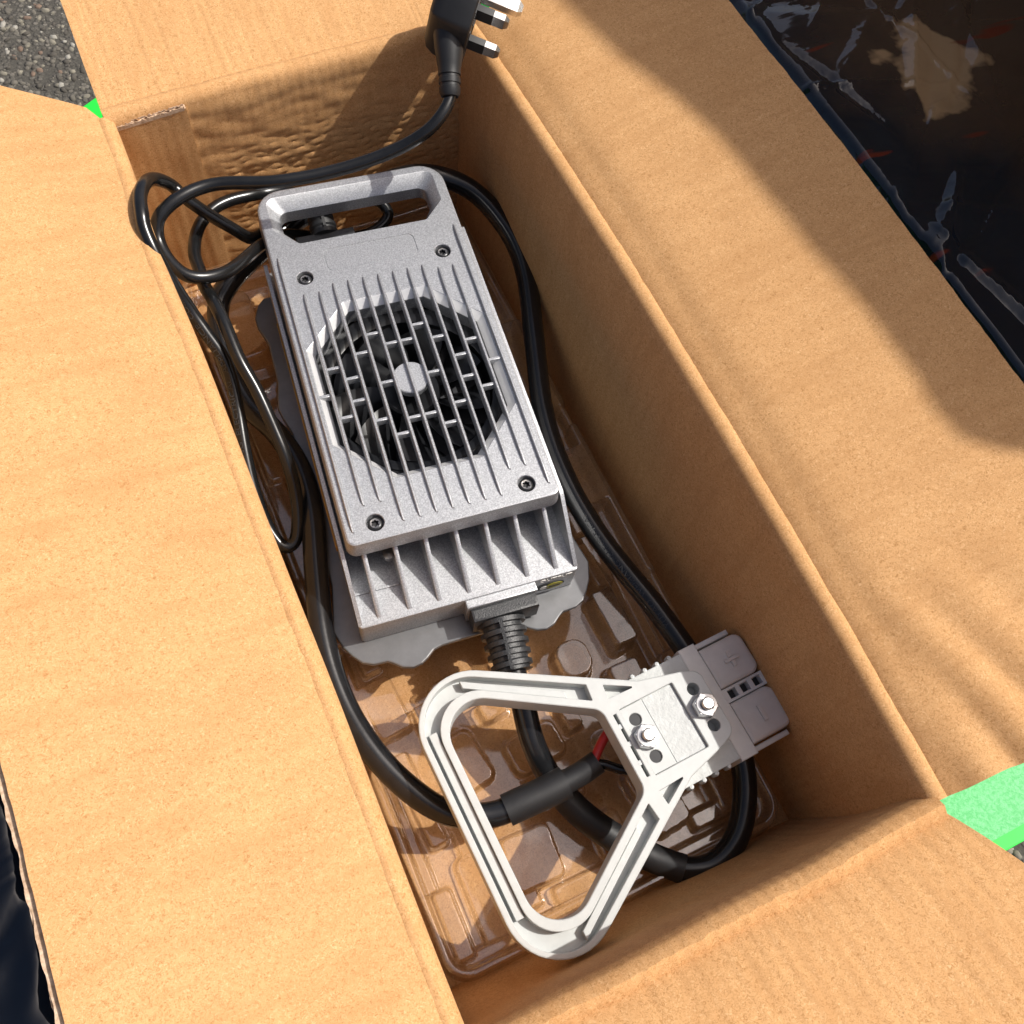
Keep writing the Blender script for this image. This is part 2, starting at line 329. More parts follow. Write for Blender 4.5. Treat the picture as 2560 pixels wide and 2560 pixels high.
def plate(mb, outer, rad, holes, pockets, z0, z1, bev=.5, seg=4, draft=0):
    """solid plate; holes: (poly, rad, levels[(inset,dz)], through) ; pockets: (poly, rad, depth)"""
    outer = ccw(outer)
    lv = [(bev*.0, z0+bev), (-draft, z1-bev), (bev*.3-draft, z1-bev*.3), (bev-draft, z1)]
    L = [[(x, y, z) for x, y in rounded(outer, rad, d, seg)] for d, z in [(bev-0, z0)]+[(0, z0+bev)]+[(draft, z1-bev), (draft+bev*.3, z1-bev*.3), (draft+bev, z1)]]
    mb.loops(L)
    top = [L[-1]]; bot = [L[0]]
    for poly, r, lev in holes:
        poly = ccw(poly)
        HL = [[(x, y, z1+dz) for x, y in rounded(poly, r, ins, seg)] for ins, dz in lev]
        HL.append([(x, y, z0) for x, y in rounded(poly, r, lev[-1][0], seg)])
        mb.loops(HL, flip=True); top.append(HL[0]); bot.append(HL[-1])
    for poly, r, depth in pockets:
        poly = ccw(poly); b2 = min(.35, bev)
        HL = [[(x, y, z1+dz) for x, y in rounded(poly, r, ins, seg)] for ins, dz in [(0, 0), (b2, -b2*.6), (b2+.15, -depth)]]
        mb.loops(HL, flip=True); top.append(HL[0]); tess(mb, [HL[-1]])
    tess(mb, top); tess(mb, bot)
def tess(mb, loops):
    vs = [p for l in loops for p in l]
    fs = tessellate_polygon([[Vector((p[0], p[1], 0)) for p in l] for l in loops])
    mb.add(vs, fs)

def empty(name, loc, rz=0, label=None, cat=None, group=None):
    o = bpy.data.objects.new(name, None); COL.objects.link(o); o.location = loc; o.rotation_euler = (0, 0, rz)
    o.empty_display_size = .02
    if label: tag(o, label, cat, group)
    return o
def tag(o, label=None, cat=None, group=None, kind=None):
    if label: o['label'] = label
    if cat: o['category'] = cat
    if group: o['group'] = group
    if kind: o['kind'] = kind
    return o

# ---- tubes
def spline(pts, step=.0015):
    P = [Vector(p) for p in pts]; P = [P[0]*2-P[1]]+P+[P[-1]*2-P[-2]]
    dense = []
    for i in range(1, len(P)-2):
        p0, p1, p2, p3 = P[i-1], P[i], P[i+1], P[i+2]
        d01 = max((p1-p0).length, 1e-6)**.5; d12 = max((p2-p1).length, 1e-6)**.5; d23 = max((p3-p2).length, 1e-6)**.5
        m1 = (p2-p1+((p1-p0)/d01-(p2-p0)/(d01+d12))*d12); m2 = (p2-p1+((p3-p2)/d23-(p3-p1)/(d12+d23))*d12)
        for k in range(24):
            t = k/24; t2 = t*t; t3 = t2*t
            dense.append(p1*(2*t3-3*t2+1)+m1*(t3-2*t2+t)+p2*(-2*t3+3*t2)+m2*(t3-t2))
    dense.append(P[-2])
    # smooth, then resample
    for _ in range(30):
        dense = [dense[0]]+[(dense[i-1]+dense[i]*2+dense[i+1])/4 for i in range(1, len(dense)-1)]+[dense[-1]]
    S = [0]
    for i in range(1, len(dense)): S.append(S[-1]+(dense[i]-dense[i-1]).length)
    n = max(8, int(S[-1]/step)); out = []; j = 0
    for i in range(n+1):
        s = S[-1]*i/n
        while j < len(S)-2 and S[j+1] < s: j += 1
        t = (s-S[j])/max(S[j+1]-S[j], 1e-9); out.append(dense[j].lerp(dense[j+1], t))
    return out, S[-1]/n
def frames(P):
    T = [(P[min(i+1, len(P)-1)]-P[max(i-1, 0)]).normalized() for i in range(len(P))]
    N = [T[0].orthogonal().normalized()]
    for i in range(1, len(P)):
        q = N[-1]-T[i]*N[-1].dot(T[i]); N.append(q.normalized())
    return T, N
def tube(name, pts, r, mat, parent=None, step=.0015, seg=14, rfun=None, ends=True):
    P, ds = spline(pts, step); T, N = frames(P); vs = []; fs = []
    for i, p in enumerate(P):
        B = T[i].cross(N[i]); rr = r if rfun is None else rfun(i*ds, (len(P)-1)*ds)
        rr *= 1+.02*noise.noise(p*60)
        for k in range(seg):
            a = 2*math.pi*k/seg; vs.append(p+(N[i]*math.cos(a)+B*math.sin(a))*rr)
    for i in range(len(P)-1):
        for k in range(seg):
            k2 = (k+1) % seg; fs.append((i*seg+k, i*seg+k2, (i+1)*seg+k2, (i+1)*seg+k))
    if ends: fs.append(tuple(range(seg))[::-1]); fs.append(tuple((len(P)-1)*seg+k for k in range(seg)))
    me = bpy.data.meshes.new(name); me.from_pydata(vs, [], fs); me.materials.append(mat)
    o = finish(name, me, parent); return o, P, T, ds
def text_mesh(s, size, extrude):
    cu = bpy.data.curves.new('lettering', 'FONT'); cu.body = s; cu.size = size; cu.extrude = extrude*1.5; cu.resolution_u = 3
    o = bpy.data.objects.new('lettering', cu); COL.objects.link(o)
    dg = bpy.context.evaluated_depsgraph_get()
    me = bpy.data.meshes.new_from_object(o.evaluated_get(dg)); bpy.data.objects.remove(o)
    vs = [v.co.copy() for v in me.vertices]; fs = [tuple(p.vertices) for p in me.polygons]
    bpy.data.meshes.remove(me); return vs, fs
def text_on_tube(name, s, P, ds, s0, direction, r, ref, size, mat, parent, spread=1.25):
    vs, fs = text_mesh(s, size, .00022)
    T, _ = frames(P); out = []
    for v in vs:
        L = s0+direction*v.x*spread; i = max(0, min(len(P)-2, int(L/ds))); t = L/ds-i
        p = P[i].lerp(P[i+1], t); d = T[i].lerp(T[i+1], min(max(t, 0), 1)).normalized()*direction
        rf = (Vector(ref)-p).normalized(); n = (rf-d*rf.dot(d)).normalized(); u = n.cross(d)
        a = (v.y-size*.33)/r
        out.append(p+(n*math.cos(a)+u*math.sin(a))*(r+v.z))
    me = bpy.data.meshes.new(name); me.from_pydata(out, [], fs); me.materials.append(mat)
    return finish(name, me, parent, smooth=False)

# ------------------------------------------------------------------ the setting
def ground():
    me = bpy.data.meshes.new('ground'); s = 30; N = 24
    vs = []; fs = []
    for i in range(N+1):
        for j in range(N+1): vs.append((-s+2*s*i/N, -s+2*s*j/N, -.022))
    for i in range(N):
        for j in range(N): fs.append((i*(N+1)+j, (i+1)*(N+1)+j, (i+1)*(N+1)+j+1, i*(N+1)+j+1))
    me.from_pydata(vs, [], fs); me.materials.append(M_ASPH)
    o = bpy.data.objects.new('asphalt_ground', me); COL.objects.link(o); tag(o, kind='structure')
ground()
def stones():
    vs = []; fs = []; mi = []
    base = bmesh.new(); bmesh.ops.create_icosphere(base, subdivisions=1, radius=1)
    bv = [v.co.copy() for v in base.verts]; bf = [tuple(v.index for v in f.verts) for f in base.faces]; base.free()
    def put(x, y, r, k):
        o = len(vs); ax = Matrix.Rotation(random.uniform(0, 6.28), 3, 'Z') @ Matrix.Rotation(random.uniform(-.4, .4), 3, 'X')
        sx, sy, sz = random.uniform(.8, 1.4), random.uniform(.7, 1.1), random.uniform(.30, .5)
        for v in bv:
            q = ax @ Vector((v.x*sx*random.uniform(.86, 1.1), v.y*sy*random.uniform(.86, 1.1), v.z*sz))*r
            vs.append((x+q.x, y+q.y, -.0225+q.z+r*.02))
        for f in bf: fs.append(tuple(i+o for i in f)); mi.append(k)
    for (x0, x1, y0, y1, n) in ((-.42, -.06, .40, .86, 9000), (.20, .36, -.46, -.32, 1200)):
        for _ in range(n):
            r = .0009+.0034*random.random()**2.4
            put(random.uniform(x0, x1), random.uniform(y0, y1), r, random.choices(range(5), (5, 6, 4, 1.2, 1))[0])
    me = bpy.data.meshes.new('aggregate'); me.from_pydata(vs, [], fs)
    for m in M_STONES: me.materials.append(m)
    me.polygons.foreach_set('material_index', mi)
    for p in me.polygons: p.use_smooth = True
    o = bpy.data.objects.new('road_aggregate', me); COL.objects.link(o); tag(o, kind='stuff')
stones()

mb = MB()
mb.prism([(-165, -340), (400, -340), (400, 500), (-105, 500), (-165, 468)], -21, -12, 1.2)
mat_sheet = mb.build('green_mat', M_GREENP)
tag(mat_sheet, 'bright green sheet lying under the cardboard box on the asphalt', 'mat')
mb = MB(); mb.prism([(60, -331), (395, -331), (395, 100), (60, 100)], -11.6, -11.2, .1)
fl = mb.build('glare_speckle', M_GREEN, mat_sheet)  # thin patch added to carry the painted glare

# wrapped parcels
def wrapped(name, x0, x1, y0, y1, z0, z1, seed, label, nx=170, ny=380):
    vs = []; fs = []
    W, L = x1-x0, y1-y0; rng = random.Random(int(seed*10)); cr = []
    for _ in range(95):
        an = R_(rng.choice((35, 38, 30, 60, -20, 100, 45))+rng.uniform(-12, 12))
        cr.append((rng.uniform(x0, x1), rng.uniform(y0, y1), math.cos(an), math.sin(an), rng.uniform(.05, .17), rng.uniform(.004, .016), rng.uniform(.0015, .0055)*rng.choice((1, 1, -1))))
    prof = []
    for i in range(nx+1):
        for j in range(ny+1):
            a, b_ = i/nx, j/ny
            # superellipse shoulder
            ex = min(a, 1-a)*W; ey = min(b_, 1-b_)*L; rr = .028
            fx = 1-max(0, 1-ex/rr)**2.4; fy = 1-max(0, 1-ey/rr)**2.4
            z = z0+(z1-z0)*max(0, min(fx, fy))
            x, y = x0+W*a, y0+L*b_
            p = Vector((x, y, seed))
            nz = .0045*noise.noise(p*6)
            for (cx, cy, ca, sa, ln, wd, am) in cr:
                dx, dy = x-cx, y-cy; al = dx*ca+dy*sa; ac = -dx*sa+dy*ca
                if abs(al) < ln:
                    tp = 1-(al/ln)**2
                    nz += am*tp*max(0, 1-abs(ac)/(wd*(.4+.6*tp)))*(1 if ac > 0 else .75)
            vs.append((x+.002*noise.noise(p*20), y+.002*noise.noise(p*23), z+nz*min(1, min(ex, ey)*60)))
    for i in range(nx):
        for j in range(ny): fs.append((i*(ny+1)+j, (i+1)*(ny+1)+j, (i+1)*(ny+1)+j+1, i*(ny+1)+j+1))
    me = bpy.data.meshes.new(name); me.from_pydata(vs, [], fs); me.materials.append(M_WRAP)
    o = finish(name, me, None, True, 180, recalc=False); tag(o, label, 'parcel'); return o
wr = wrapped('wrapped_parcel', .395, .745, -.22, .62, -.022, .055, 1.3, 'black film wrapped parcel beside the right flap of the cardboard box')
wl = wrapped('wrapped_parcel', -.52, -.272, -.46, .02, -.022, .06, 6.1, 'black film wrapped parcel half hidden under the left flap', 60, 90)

# unseen block added outside the picture, shaped to cast the right flap's shadow
prof = sorted(PROF)
mb = MB()
top = [(-y*1000, z*1000) for y, z in prof]            # (u, z) with u = -y
poly = [(-620, -22), (244, -22)] + [(-y*1000, z*1000) for y, z in prof] + [(-350, 760), (-620, 765)]
L0 = [(750.0, -u, z) for u, z in poly]; L1 = [(1080.0, -u, z) for u, z in poly]
mb.loops([L0, L1], True, True)
shadow_caster = mb.build('added_shadow_caster', M_CARDZ, None, False)
tag(shadow_caster, 'unseen brown block added to cast the shadow on the right flap', 'shadow_caster')

# ------------------------------------------------------------------ cardboard box
box = empty('cardboard_box', (0, 0, -.006), 0, 'open brown cardboard box with its four flaps folded out', 'box')
BZ = .006                                            # children are given in world z, shifted by this
H = .1617
def sheet(name, grid, thick, mat, parent=box, edge_mat=None):
    """grid[i][j] of points; a board of the given thickness below/behind it"""
    ni, nj = len(grid), len(grid[0])
    P = [[Vector(p) for p in r] for r in grid]
    Nn = [[None]*nj for _ in range(ni)]
    for i in range(ni):
        for j in range(nj):
            du = P[min(i+1, ni-1)][j]-P[max(i-1, 0)][j]; dv = P[i][min(j+1, nj-1)]-P[i][max(j-1, 0)]
            Nn[i][j] = du.cross(dv).normalized()
    vs = [tuple(P[i][j]+Vector((0, 0, BZ))) for i in range(ni) for j in range(nj)]
    vs += [tuple(P[i][j]-Nn[i][j]*thick+Vector((0, 0, BZ))) for i in range(ni) for j in range(nj)]
    fs = []; mi = []; o = ni*nj
    for i in range(ni-1):
        for j in range(nj-1):
            a = i*nj+j; q = (a, a+nj, a+nj+1, a+1)
            fs.append(q); mi.append(0); fs.append(tuple(o+t for t in q[::-1])); mi.append(0)
    def rim(idx):
        for a, b_ in zip(idx, idx[1:]): fs.append((a, b_, b_+o, a+o)); mi.append(1)
    rim([j for j in range(nj)]); rim([(ni-1)*nj+j for j in range(nj)][::-1])
    rim([i*nj for i in range(ni)][::-1]); rim([i*nj+nj-1 for i in range(ni)])
    me = bpy.data.meshes.new(name); me.from_pydata(vs, [], fs); me.materials.append(mat); me.materials.append(edge_mat or M_PULP)
    me.polygons.foreach_set('material_index', mi)
    return finish(name, me, parent, True, 50)

def side(kind, b0, b1, r0, r1, o, tilt, width, e0, e1, bow, mat, wall_disp=None, flap_disp=None, nt_=110, ragged=.0004, ridge=.0016, valley=.0016, curl=10, shoulder=.0012, rw=.75):
    """wall from bottom line b0-b1 up to rim line r0-r1, then a flap leaning out along o.
    e0,e1(d) shift the flap's end edges along the hinge as functions of the distance from it."""
    b0, b1, r0, r1, o = Vector(b0), Vector(b1), Vector(r0), Vector(r1), Vector(o)
    ax = (r1-r0).normalized(); a = R_(tilt); up = Vector((0, 0, 1))
    fdir = o*math.cos(a)+up*math.sin(a); fn = up*math.cos(a)-o*math.sin(a)
    wall = []
    nh = 46 if nt_ < 150 else 110
    for i in range(nh+1):
        h = i/nh; row = []
        for j in range(nt_+1):
            t = j/nt_
            p = b0.lerp(b1, t).lerp(r0.lerp(r1, t), h)
            k = bow*(1-(2*t-1)**2)*h**1.5
            p = p+o*k
            # shoulder: the board rolls outwards under the score line
            sh = max(0, (h-.95)/.05); p = p+o*(shoulder*sh*sh)
            if wall_disp: p = p-o*wall_disp(t, h)
            row.append(p)
        wall.append(row)
    top = wall[-1]
    # extra roll and score line
    roll = []
    for (d, z) in ((.0009*rw, ridge*.75), (.0020*rw, ridge), (.0032*rw, ridge*.8), (.0041*rw, -valley*.3), (.0047*rw, -valley), (.0055*rw, -valley*.8)):
        roll.append([q+o*d+up*z+up*.0003*noise.noise(Vector((j*.7, d*500, b0.x*9)))+o*.0003*noise.noise(Vector((j*.6, d*300, b0.y*9))) for j, q in enumerate(top)])
    wall += roll[:5]
    W = sheet('wall', wall, .0045, mat)
    flap = [roll[4], roll[5]]
    base = roll[5]; nf = 44
    for i in range(1, nf+1):
        d = width*i/nf; row = []
        for j, q in enumerate(base):
            t = j/nt_
            s = e0(d)*(1-t)-e1(d)*t if False else -e0(d)*(1-t)**3+e1(d)*t**3
            ph = R_(curl)*.012*(1-math.exp(-d/.012))      # the board rises a little more steeply next to the score
            p = q+fdir*(d+(ragged*noise.noise(Vector((t*60, i*.01, tilt))) if i == nf else 0))+ax*s
            dd = .0006*noise.noise(Vector((t*4, d*9, tilt)))+.0002*noise.noise(Vector((t*40, d*60, tilt)))
            if flap_disp: dd += flap_disp(t, d)
            p = p+fn*(dd*min(1, d/.012)+ph)
            row.append(p)
        flap.append(row)
    F = sheet('flap', flap, .0045, mat)
    return W, F, flap
def gauss(x, m, s): return math.exp(-((x-m)/s)**2)
# back (hinge runs left to right)
def back_bumps(t, h):
    x, z = t*.24, h*.165
    k = max(0, min(1, (x-.05)/.02))*max(0, min(1, (.135-z)/.03))
    c = math.sin(z*1050+1.3*math.sin(x*210)+1.5*noise.noise(Vector((x*30, z*30, 0))))*(.45+.55*math.sin(x*480+2.2*noise.noise(Vector((x*18, z*50, 4)))+z*260))
    return .00055*c*k+.0009*noise.noise(Vector((x*60, z*120, 2)))
w_back, f_back, _ = side('back', (-.1215, .2655, 0), (.119, .2665, 0), (-.1207, .2655, H-.002), (.1215, .2695, H-.002), (0, 1, 0), 10, .125, lambda d: -.012*d, lambda d: .0, .001, M_CARDX, back_bumps, None, 200, ridge=.0010, valley=.0026, curl=14)
# right (hinge runs back to front)
def right_flap(t, d):
    w = max(0, (t-.80)/.2)
    return .0026*w*math.sin(d*210-t*34+2*noise.noise(Vector((t*8, d*30, 1))))*gauss(d, .05, .05)-.0012*gauss(d, .012, .008)
w_right, f_right, _ = side('right', (.1185, .266, 0), (.118, -.268, 0), (.1185, .2695, H-.002), (.1185, -.2770, H-.002), (1, 0, 0), 13, .1425, lambda d: 0, lambda d: .02*d, .006, M_CARD, lambda t, h: .0009*noise.noise(Vector((t*4, h*2, 9))), right_flap, ridge=.0018, valley=.0009, curl=40, shoulder=.0010, rw=.9)
# front (hinge runs right to left)
w_front, f_front, _ = side('front', (.118, -.268, 0), (-.1215, -.2655, 0), (.1195, -.2765, H-.002), (-.1195, -.2770, H-.002), (0, -1, 0), 18, .13, lambda d: .36*d, lambda d: .36*d, .001, M_CARDX, lambda t, h: -.0062*gauss(h, .5, .3)*(.55+.45*t)+.0010*noise.noise(Vector((t*5, h*3, 5))), None, ridge=.0036, valley=.0042, curl=34, rw=.9)
# left (hinge runs front to back)
def left_wall(t, h): return -(.0024*gauss(t*.53-.26, .172, .05)*h**2+.0008*noise.noise(Vector((t*5, h*2, 3))))
def left_flap(t, d): return .0011*math.sin(t*46+3*noise.noise(Vector((t*6, d*9, 2))))*gauss(d, .06, .05)
w_left, f_left, lf = side('left', (-.1225, -.2675, 0), (-.1225, .2655, 0), (-.1200, -.2785, H-.002), (-.1200, .2640, H-.002), (-1, 0, 0), 11, .130, lambda d: .35*d, lambda d: .56*d+.007*min(1, d/.006), .0005, M_CARD, left_wall, left_flap, ridge=.0002, valley=.0004, curl=4, shoulder=.0003, rw=.6)
for o_, nm, lb in ((w_back, 'wall', 'crumpled back wall with wavy dents'), (w_right, 'wall', 'shaded right wall'), (w_front, 'wall', 'front wall leaning outward at the right'), (w_left, 'wall', 'left wall under the wide flap'),
                   (f_back, 'flap', 'back flap'), (f_right, 'flap', 'right flap half in shadow'), (f_front, 'flap', 'front flap'), (f_left, 'flap', 'wide left flap in full sun')):
    o_['label'] = lb
# floor of the box
g = [[(-.1235+.245*i/30, -.268+.537*j/60, .0005*noise.noise(Vector((i*.3, j*.3, 0)))) for i in range(31)] for j in range(61)]
g = [r[::-1] for r in g]
fl_ = sheet('bottom_panel', g, .005, M_CARDX)
# glued joint panel at the back left corner, with torn corrugated top
jp = []
for i in range(31):
    h = i/30; row = []
    for j in range(25):
        t = j/24
        x = -.1205+.0475*t+.0006*noise.noise(Vector((h*30, t, 2)))*(j == 24); z = .004+.1525*h
        z += (.0025*noise.noise(Vector((t*9, 3, 1)))+.0035*t) if i == 30 else 0
        y = .2600-.0012*noise.noise(Vector((t*3, h*4, 6)))+.0018*(1-t)*0
        row.append((x, y, z))
    jp.append(row)
joint = sheet('joint_panel', [r[::-1] for r in jp], .0036, M_CARDX)
def corrugated(name, line, across, wavedir, depth, nwave, amp, layers, parent=box):
    """fluted strip: liners and wavy mediums along `line` (list of points)"""
    vs = []; fs = []
    ac, wd = Vector(across), Vector(wavedir)
    def ribbon(off, wavy, ph):
        n = len(line)*4; pts = []
        for i in range(n):
            u = i/(n-1)*(len(line)-1); a = int(min(u, len(line)-2)); p = Vector(line[a]).lerp(Vector(line[a+1]), u-a)
            k = off+(amp*math.sin(i/(n-1)*nwave*2*math.pi+ph)*(.75+.5*noise.noise(Vector((i*.11, off*900, 1)))) if wavy else .00025*noise.noise(Vector((i*.07, off*700, 3))))
            pts.append((p+wd*k, .0013*noise.noise(Vector((i*.35, off*500, 8)))))
        for sg in (.00018,):
            o = len(vs)
            for p, j in pts:
                q = p+Vector((0, 0, BZ)); tip = ac*(depth+j)
                vs.extend([tuple(q+wd*sg), tuple(q+wd*sg+tip), tuple(q-wd*sg+tip), tuple(q-wd*sg)])
            for i in range(len(pts)-1):
                for k in range(4):
                    k2 = (k+1) % 4; fs.append((o+i*4+k, o+i*4+k2, o+(i+1)*4+k2, o+(i+1)*4+k))
    for l in range(layers+1): ribbon(l*2*amp*1.08, False, 0)
    for l in range(layers): ribbon((l*2+1)*amp*1.08, True, l*1.3)
    me = bpy.data.meshes.new(name); me.from_pydata(vs, [], fs); me.materials.append(M_PULP)
    o = finish(name, me, parent, False); o['kind'] = 'stuff'; return o
edge = lf[-1]
edge2 = [p for p in edge[::2]]
dn = Vector((math.sin(R_(11)), 0, math.cos(R_(11))))
corrugated('fluted_edge', [p-dn*.0001 for p in edge2], Vector((-math.cos(R_(11)), 0, math.sin(R_(11)))), -dn, .0030, 62, .00105, 2)
corrugated('fluted_edge', [(-.119+.045*i/20, .2600, .1555+.0032*i/20) for i in range(21)], (0, 0, 1), (0, 1, 0), .0026, 7, .0011, 1)
corrugated('fluted_edge', [(-.1235-.0002*i, .2640-.0012*i, .1585) for i in range(10)], (.2, .3, 1), (-1, 0, 0), .0028, 2, .0011, 1)
# ------------------------------------------------------------------ clear tray
def sd_rbox(x, y, cx, cy, hx, hy, r, rot=0):
    dx, dy = x-cx, y-cy
    if rot: c, s = math.cos(rot), math.sin(rot); dx, dy = dx*c+dy*s, -dx*s+dy*c
    qx, qy = abs(dx)-hx+r, abs(dy)-hy+r
    return math.hypot(max(qx, 0), max(qy, 0))+min(max(qx, qy), 0)-r
TX0, TX1, TY0, TY1 = -.1165, .1065, -.2635, .255
FEAT = [ # cx, cy, hx, hy, r, height, rot
 (.092, -.009, .012, .023, .004, .030, 0), (.094, .085, .012, .040, .006, .031, 0), (.103, -.03, .0055, .06, .004, .030, 0),
 (.070, -.067, .0075, .019, .003, .026, .05), (.0645, -.107, .0085, .020, .003, .029, .04), (.056, -.143, .011, .0085, .004, .025, 0),
 (.0295, -.121, .0115, .013, .010, .024, 0), (-.0915, -.100, .0115, .019, .004, .013, .08), (-.045, -.218, .016, .0165, .005, .019, -.05),
 (-.105, .02, .009, .065, .006, .022, 0), (-.108, -.19, .004, .06, .003, .012, 0), (.040, -.217, .013, .022, .006, .017, .1),
 (-.015, -.160, .018, .012, .006, .012, .1), (-.058, -.150, .012, .018, .006, .009, .15), (.085, -.225, .012, .020, .006, .016, 0),
 (.005, -.225, .010, .014, .006, .010, 0), (-.05, -.108, .012, .010, .004, .020, .1), (-.005, -.098, .010, .010, .003, .024, .1),
 (.035, -.178, .014, .010, .005, .010, 0), (-.08, -.226, .008, .026, .006, .008, 0), (.09, -.165, .010, .026, .006, .018, 0),
 (-.0930, -.1600, .0060, .030, .003, .016, .06), (-.078, -.190, .0045, .030, .002, .007, .05), (-.067, -.190, .0025, .034, .002, .005, .05),
 (-.070, -.120, .0070, .012, .003, .022, .1), (-.030, -.128, .0085, .0065, .003, .017, .15), (-.012, -.190, .0150, .0060, .003, .014, -.1), (-.022, -.243, .0190, .0050, .003, .009, 0),
 (.012, -.150, .0060, .0110, .003, .019, .1), (.048, -.195, .0035, .020, .002, .023, .12), (.070, -.240, .0170, .0055, .003, .012, 0), (.062, -.190, .0070, .0120, .003, .012, .1),
 (.085, -.110, .0050, .034, .003, .012, 0), (.073, -.035, .0045, .010, .002, .020, 0), (-.098, .095, .0090, .028, .004, .026, 0), (-.100, -.045, .0080, .012, .003, .027, 0), (-.090, -.070, .0060, .006, .002, .010, .1),
 (.078, .125, .0060, .018, .003, .020, 0), (.096, .150, .0080, .020, .004, .024, 0), (-.055, -.2375, .0060, .006, .002, .014, 0), (-.1015, -.232, .0060, .020, .003, .020, 0),
 (-.004, .055, .052, .085, .012, .0462, R_(-6.87)), (-.09, .20, .02, .03, .008, .02, 0), (.02, .215, .05, .02, .008, .022, 0)]
def tray():
    nx, ny = 270, 620; vs = []; fs = []
    def sm(t): t = max(0, min(1, t)); return t*t*(3-2*t)
    for i in range(nx+1):
        for j in range(ny+1):
            x = TX0+(TX1-TX0)*i/nx; y = TY0+(TY1-TY0)*j/ny
            d = sd_rbox(x, y, (TX0+TX1)/2, (TY0+TY1)/2, (TX1-TX0)/2, (TY1-TY0)/2, .018)
            h = .003
            h = h+(.013-h)*sm((d+.016)/.0024)      # stepped wall up to the rim
            h = h+(.026-h)*sm((d+.0085)/.0022)
            for (cx, cy, hx, hy, r, ht, rot) in FEAT:
                if abs(x-cx) > hx+hy+.01 or abs(y-cy) > hx+hy+.01: continue
                s = sd_rbox(x, y, cx, cy, hx, hy, r, rot); k = sm((.0011-s)/.0024)
                if ht > h: h = h+(ht-h)*k
            # puckered pad
            rr = math.hypot(x-.0295, y+.121); an = math.atan2(y+.121, x-.0295)
            h -= .012*sm((d+.0032)/.0035)          # turned-down lip
            if d > -.0004: h = min(h, .014)
            h += .0005*noise.noise(Vector((x*20, y*20, 0)))
            cx_, cy_ = x, y
            if d > 0:
                # pull the corner points back onto the rounded outline
                qx = (TX0+TX1)/2+math.copysign((TX1-TX0)/2-.018, x-(TX0+TX1)/2); qy = (TY0+TY1)/2+math.copysign((TY1-TY0)/2-.018, y-(TY0+TY1)/2)
                l = math.hypot(x-qx, y-qy); cx_ = qx+(x-qx)*.018/l; cy_ = qy+(y-qy)*.018/l; h = .012
            vs.append((cx_, cy_, max(h, .0015)))
    for i in range(nx):
        for j in range(ny): fs.append((i*(ny+1)+j, (i+1)*(ny+1)+j, (i+1)*(ny+1)+j+1, i*(ny+1)+j+1))
    me = bpy.data.meshes.new('plastic_tray'); me.from_pydata(vs, [], fs); me.materials.append(M_TRAY)
    o = finish('plastic_tray', me, None, True, 180, recalc=False)
    tag(o, 'clear moulded plastic packing tray with pockets on the box floor', 'tray')
tray()

# ------------------------------------------------------------------ battery charger (local mm, z measured from the box floor)
CZ = .118
ch = empty('battery_charger', (CHO[0], CHO[1], .05), CHA, 'silver finned battery charger with fan grille and carrying handle', 'charger')
DZ = -.05
def C(mb, name, mat, parent=ch, **k): return mb.build(name, mat, parent, dz=DZ if parent is ch else 0, **k)
# base flange with wavy mounting feet
half = [(-13, -176.7), (-22, -177), (-27, -178.2), (-32, -182), (-36, -184.3), (-42, -185.3), (-48, -183.4), (-52, -180), (-55.4, -177.5), (-64, -177), (-70, -174.2), (-74.6, -168.5), (-78.5, -162), (-82, -151), (-79.5, -139), (-76, -122), (-75.5, -60), (-76, -12), (-79.5, 0), (-81, 8), (-79.5, 17), (-77, 28), (-76.5, 60), (-80.8, 75), (-81, 83), (-77, 93), (-72, 98), (-60, 99)]
fl_poly = half+[(-x, y) for x, y in half[::-1]]
mb = MB(); mb.prism(fl_poly, 47.5, 51.5, .9, 2.5, 3); C(mb, 'base_flange', M_SILVERF)
# body block: floor, sloping end ledge and two side walls
mb = MB()
mb.prism([(-67, -162.5), (67, -162.5), (67, 97), (-67, 97)], 51.5, 78, 1.0, 2.5, 4)
C(mb, 'body_shell', M_SILVER)
def wall_prof(x0, x1, prof, mb):
    mb.loops([[(x0, y, z) for y, z in prof], [(x1, y, z) for y, z in prof]], True, True)
for sx in (-1, 1):
    mb = MB(); a, b_ = sorted((sx*64.6, sx*66.9))
    wall_prof(a, b_, [(-161, 77.5), (-159.5, 79), (-124.5, 105), (-122, 106), (80, 106), (82, 104.5), (82, 77.5)], mb)
    C(mb, 'side_wall', M_SILVER)
for i in range(7):
    x = -54+18*i; mb = MB()
    pr = [(-159, 77.6), (-157.5, 78.6), (-126, 100), (-124, 101), (-96, 101), (-96, 77.6)]
    L = [[(x+s*w, y, z) for y, z in pr] for s, w in ((-1, 1.5), (1, 1.5))]
    L = []
    for k, (w, dz_) in enumerate(((-1.7, -.0), (-.9, .35), (.9, .35), (1.7, 0))):
        L.append([(x+w*(1 if z < 78 else .75), y, z+(dz_ if z > 78.5 else 0)) for y, z in pr])
    mb.loops(L, True, True); C(mb, 'fin', M_SILVER)
# low step across the two left bays
mb = MB()
mb.box(-64.4, -55.8, -142.6, -141, 77.8, 79.4, .3); mb.box(-52.2, -37.8, -142.6, -141, 77.8, 79.4, .3); C(mb, 'bay_rib', M_SILVER)
# dark core below the plate
mb = MB(); mb.box(-61, 61, -116, 88, 78.2, 84, .5); C(mb, 'heat_sink_core', M_HEAT)
mb = MB(); mb.lathe([(0, 84), (2.2, 84), (3.6, 88), (3.6, 92), (0, 92.5)], (-40, -127, 0), seg=14); C(mb, 'inner_screw', M_SCREWB)
# brass strip along the left side
mb = MB(); mb.box(-68.2, -67.2, -118, 40, 92, 99, .2); C(mb, 'side_strip', M_GOLD)
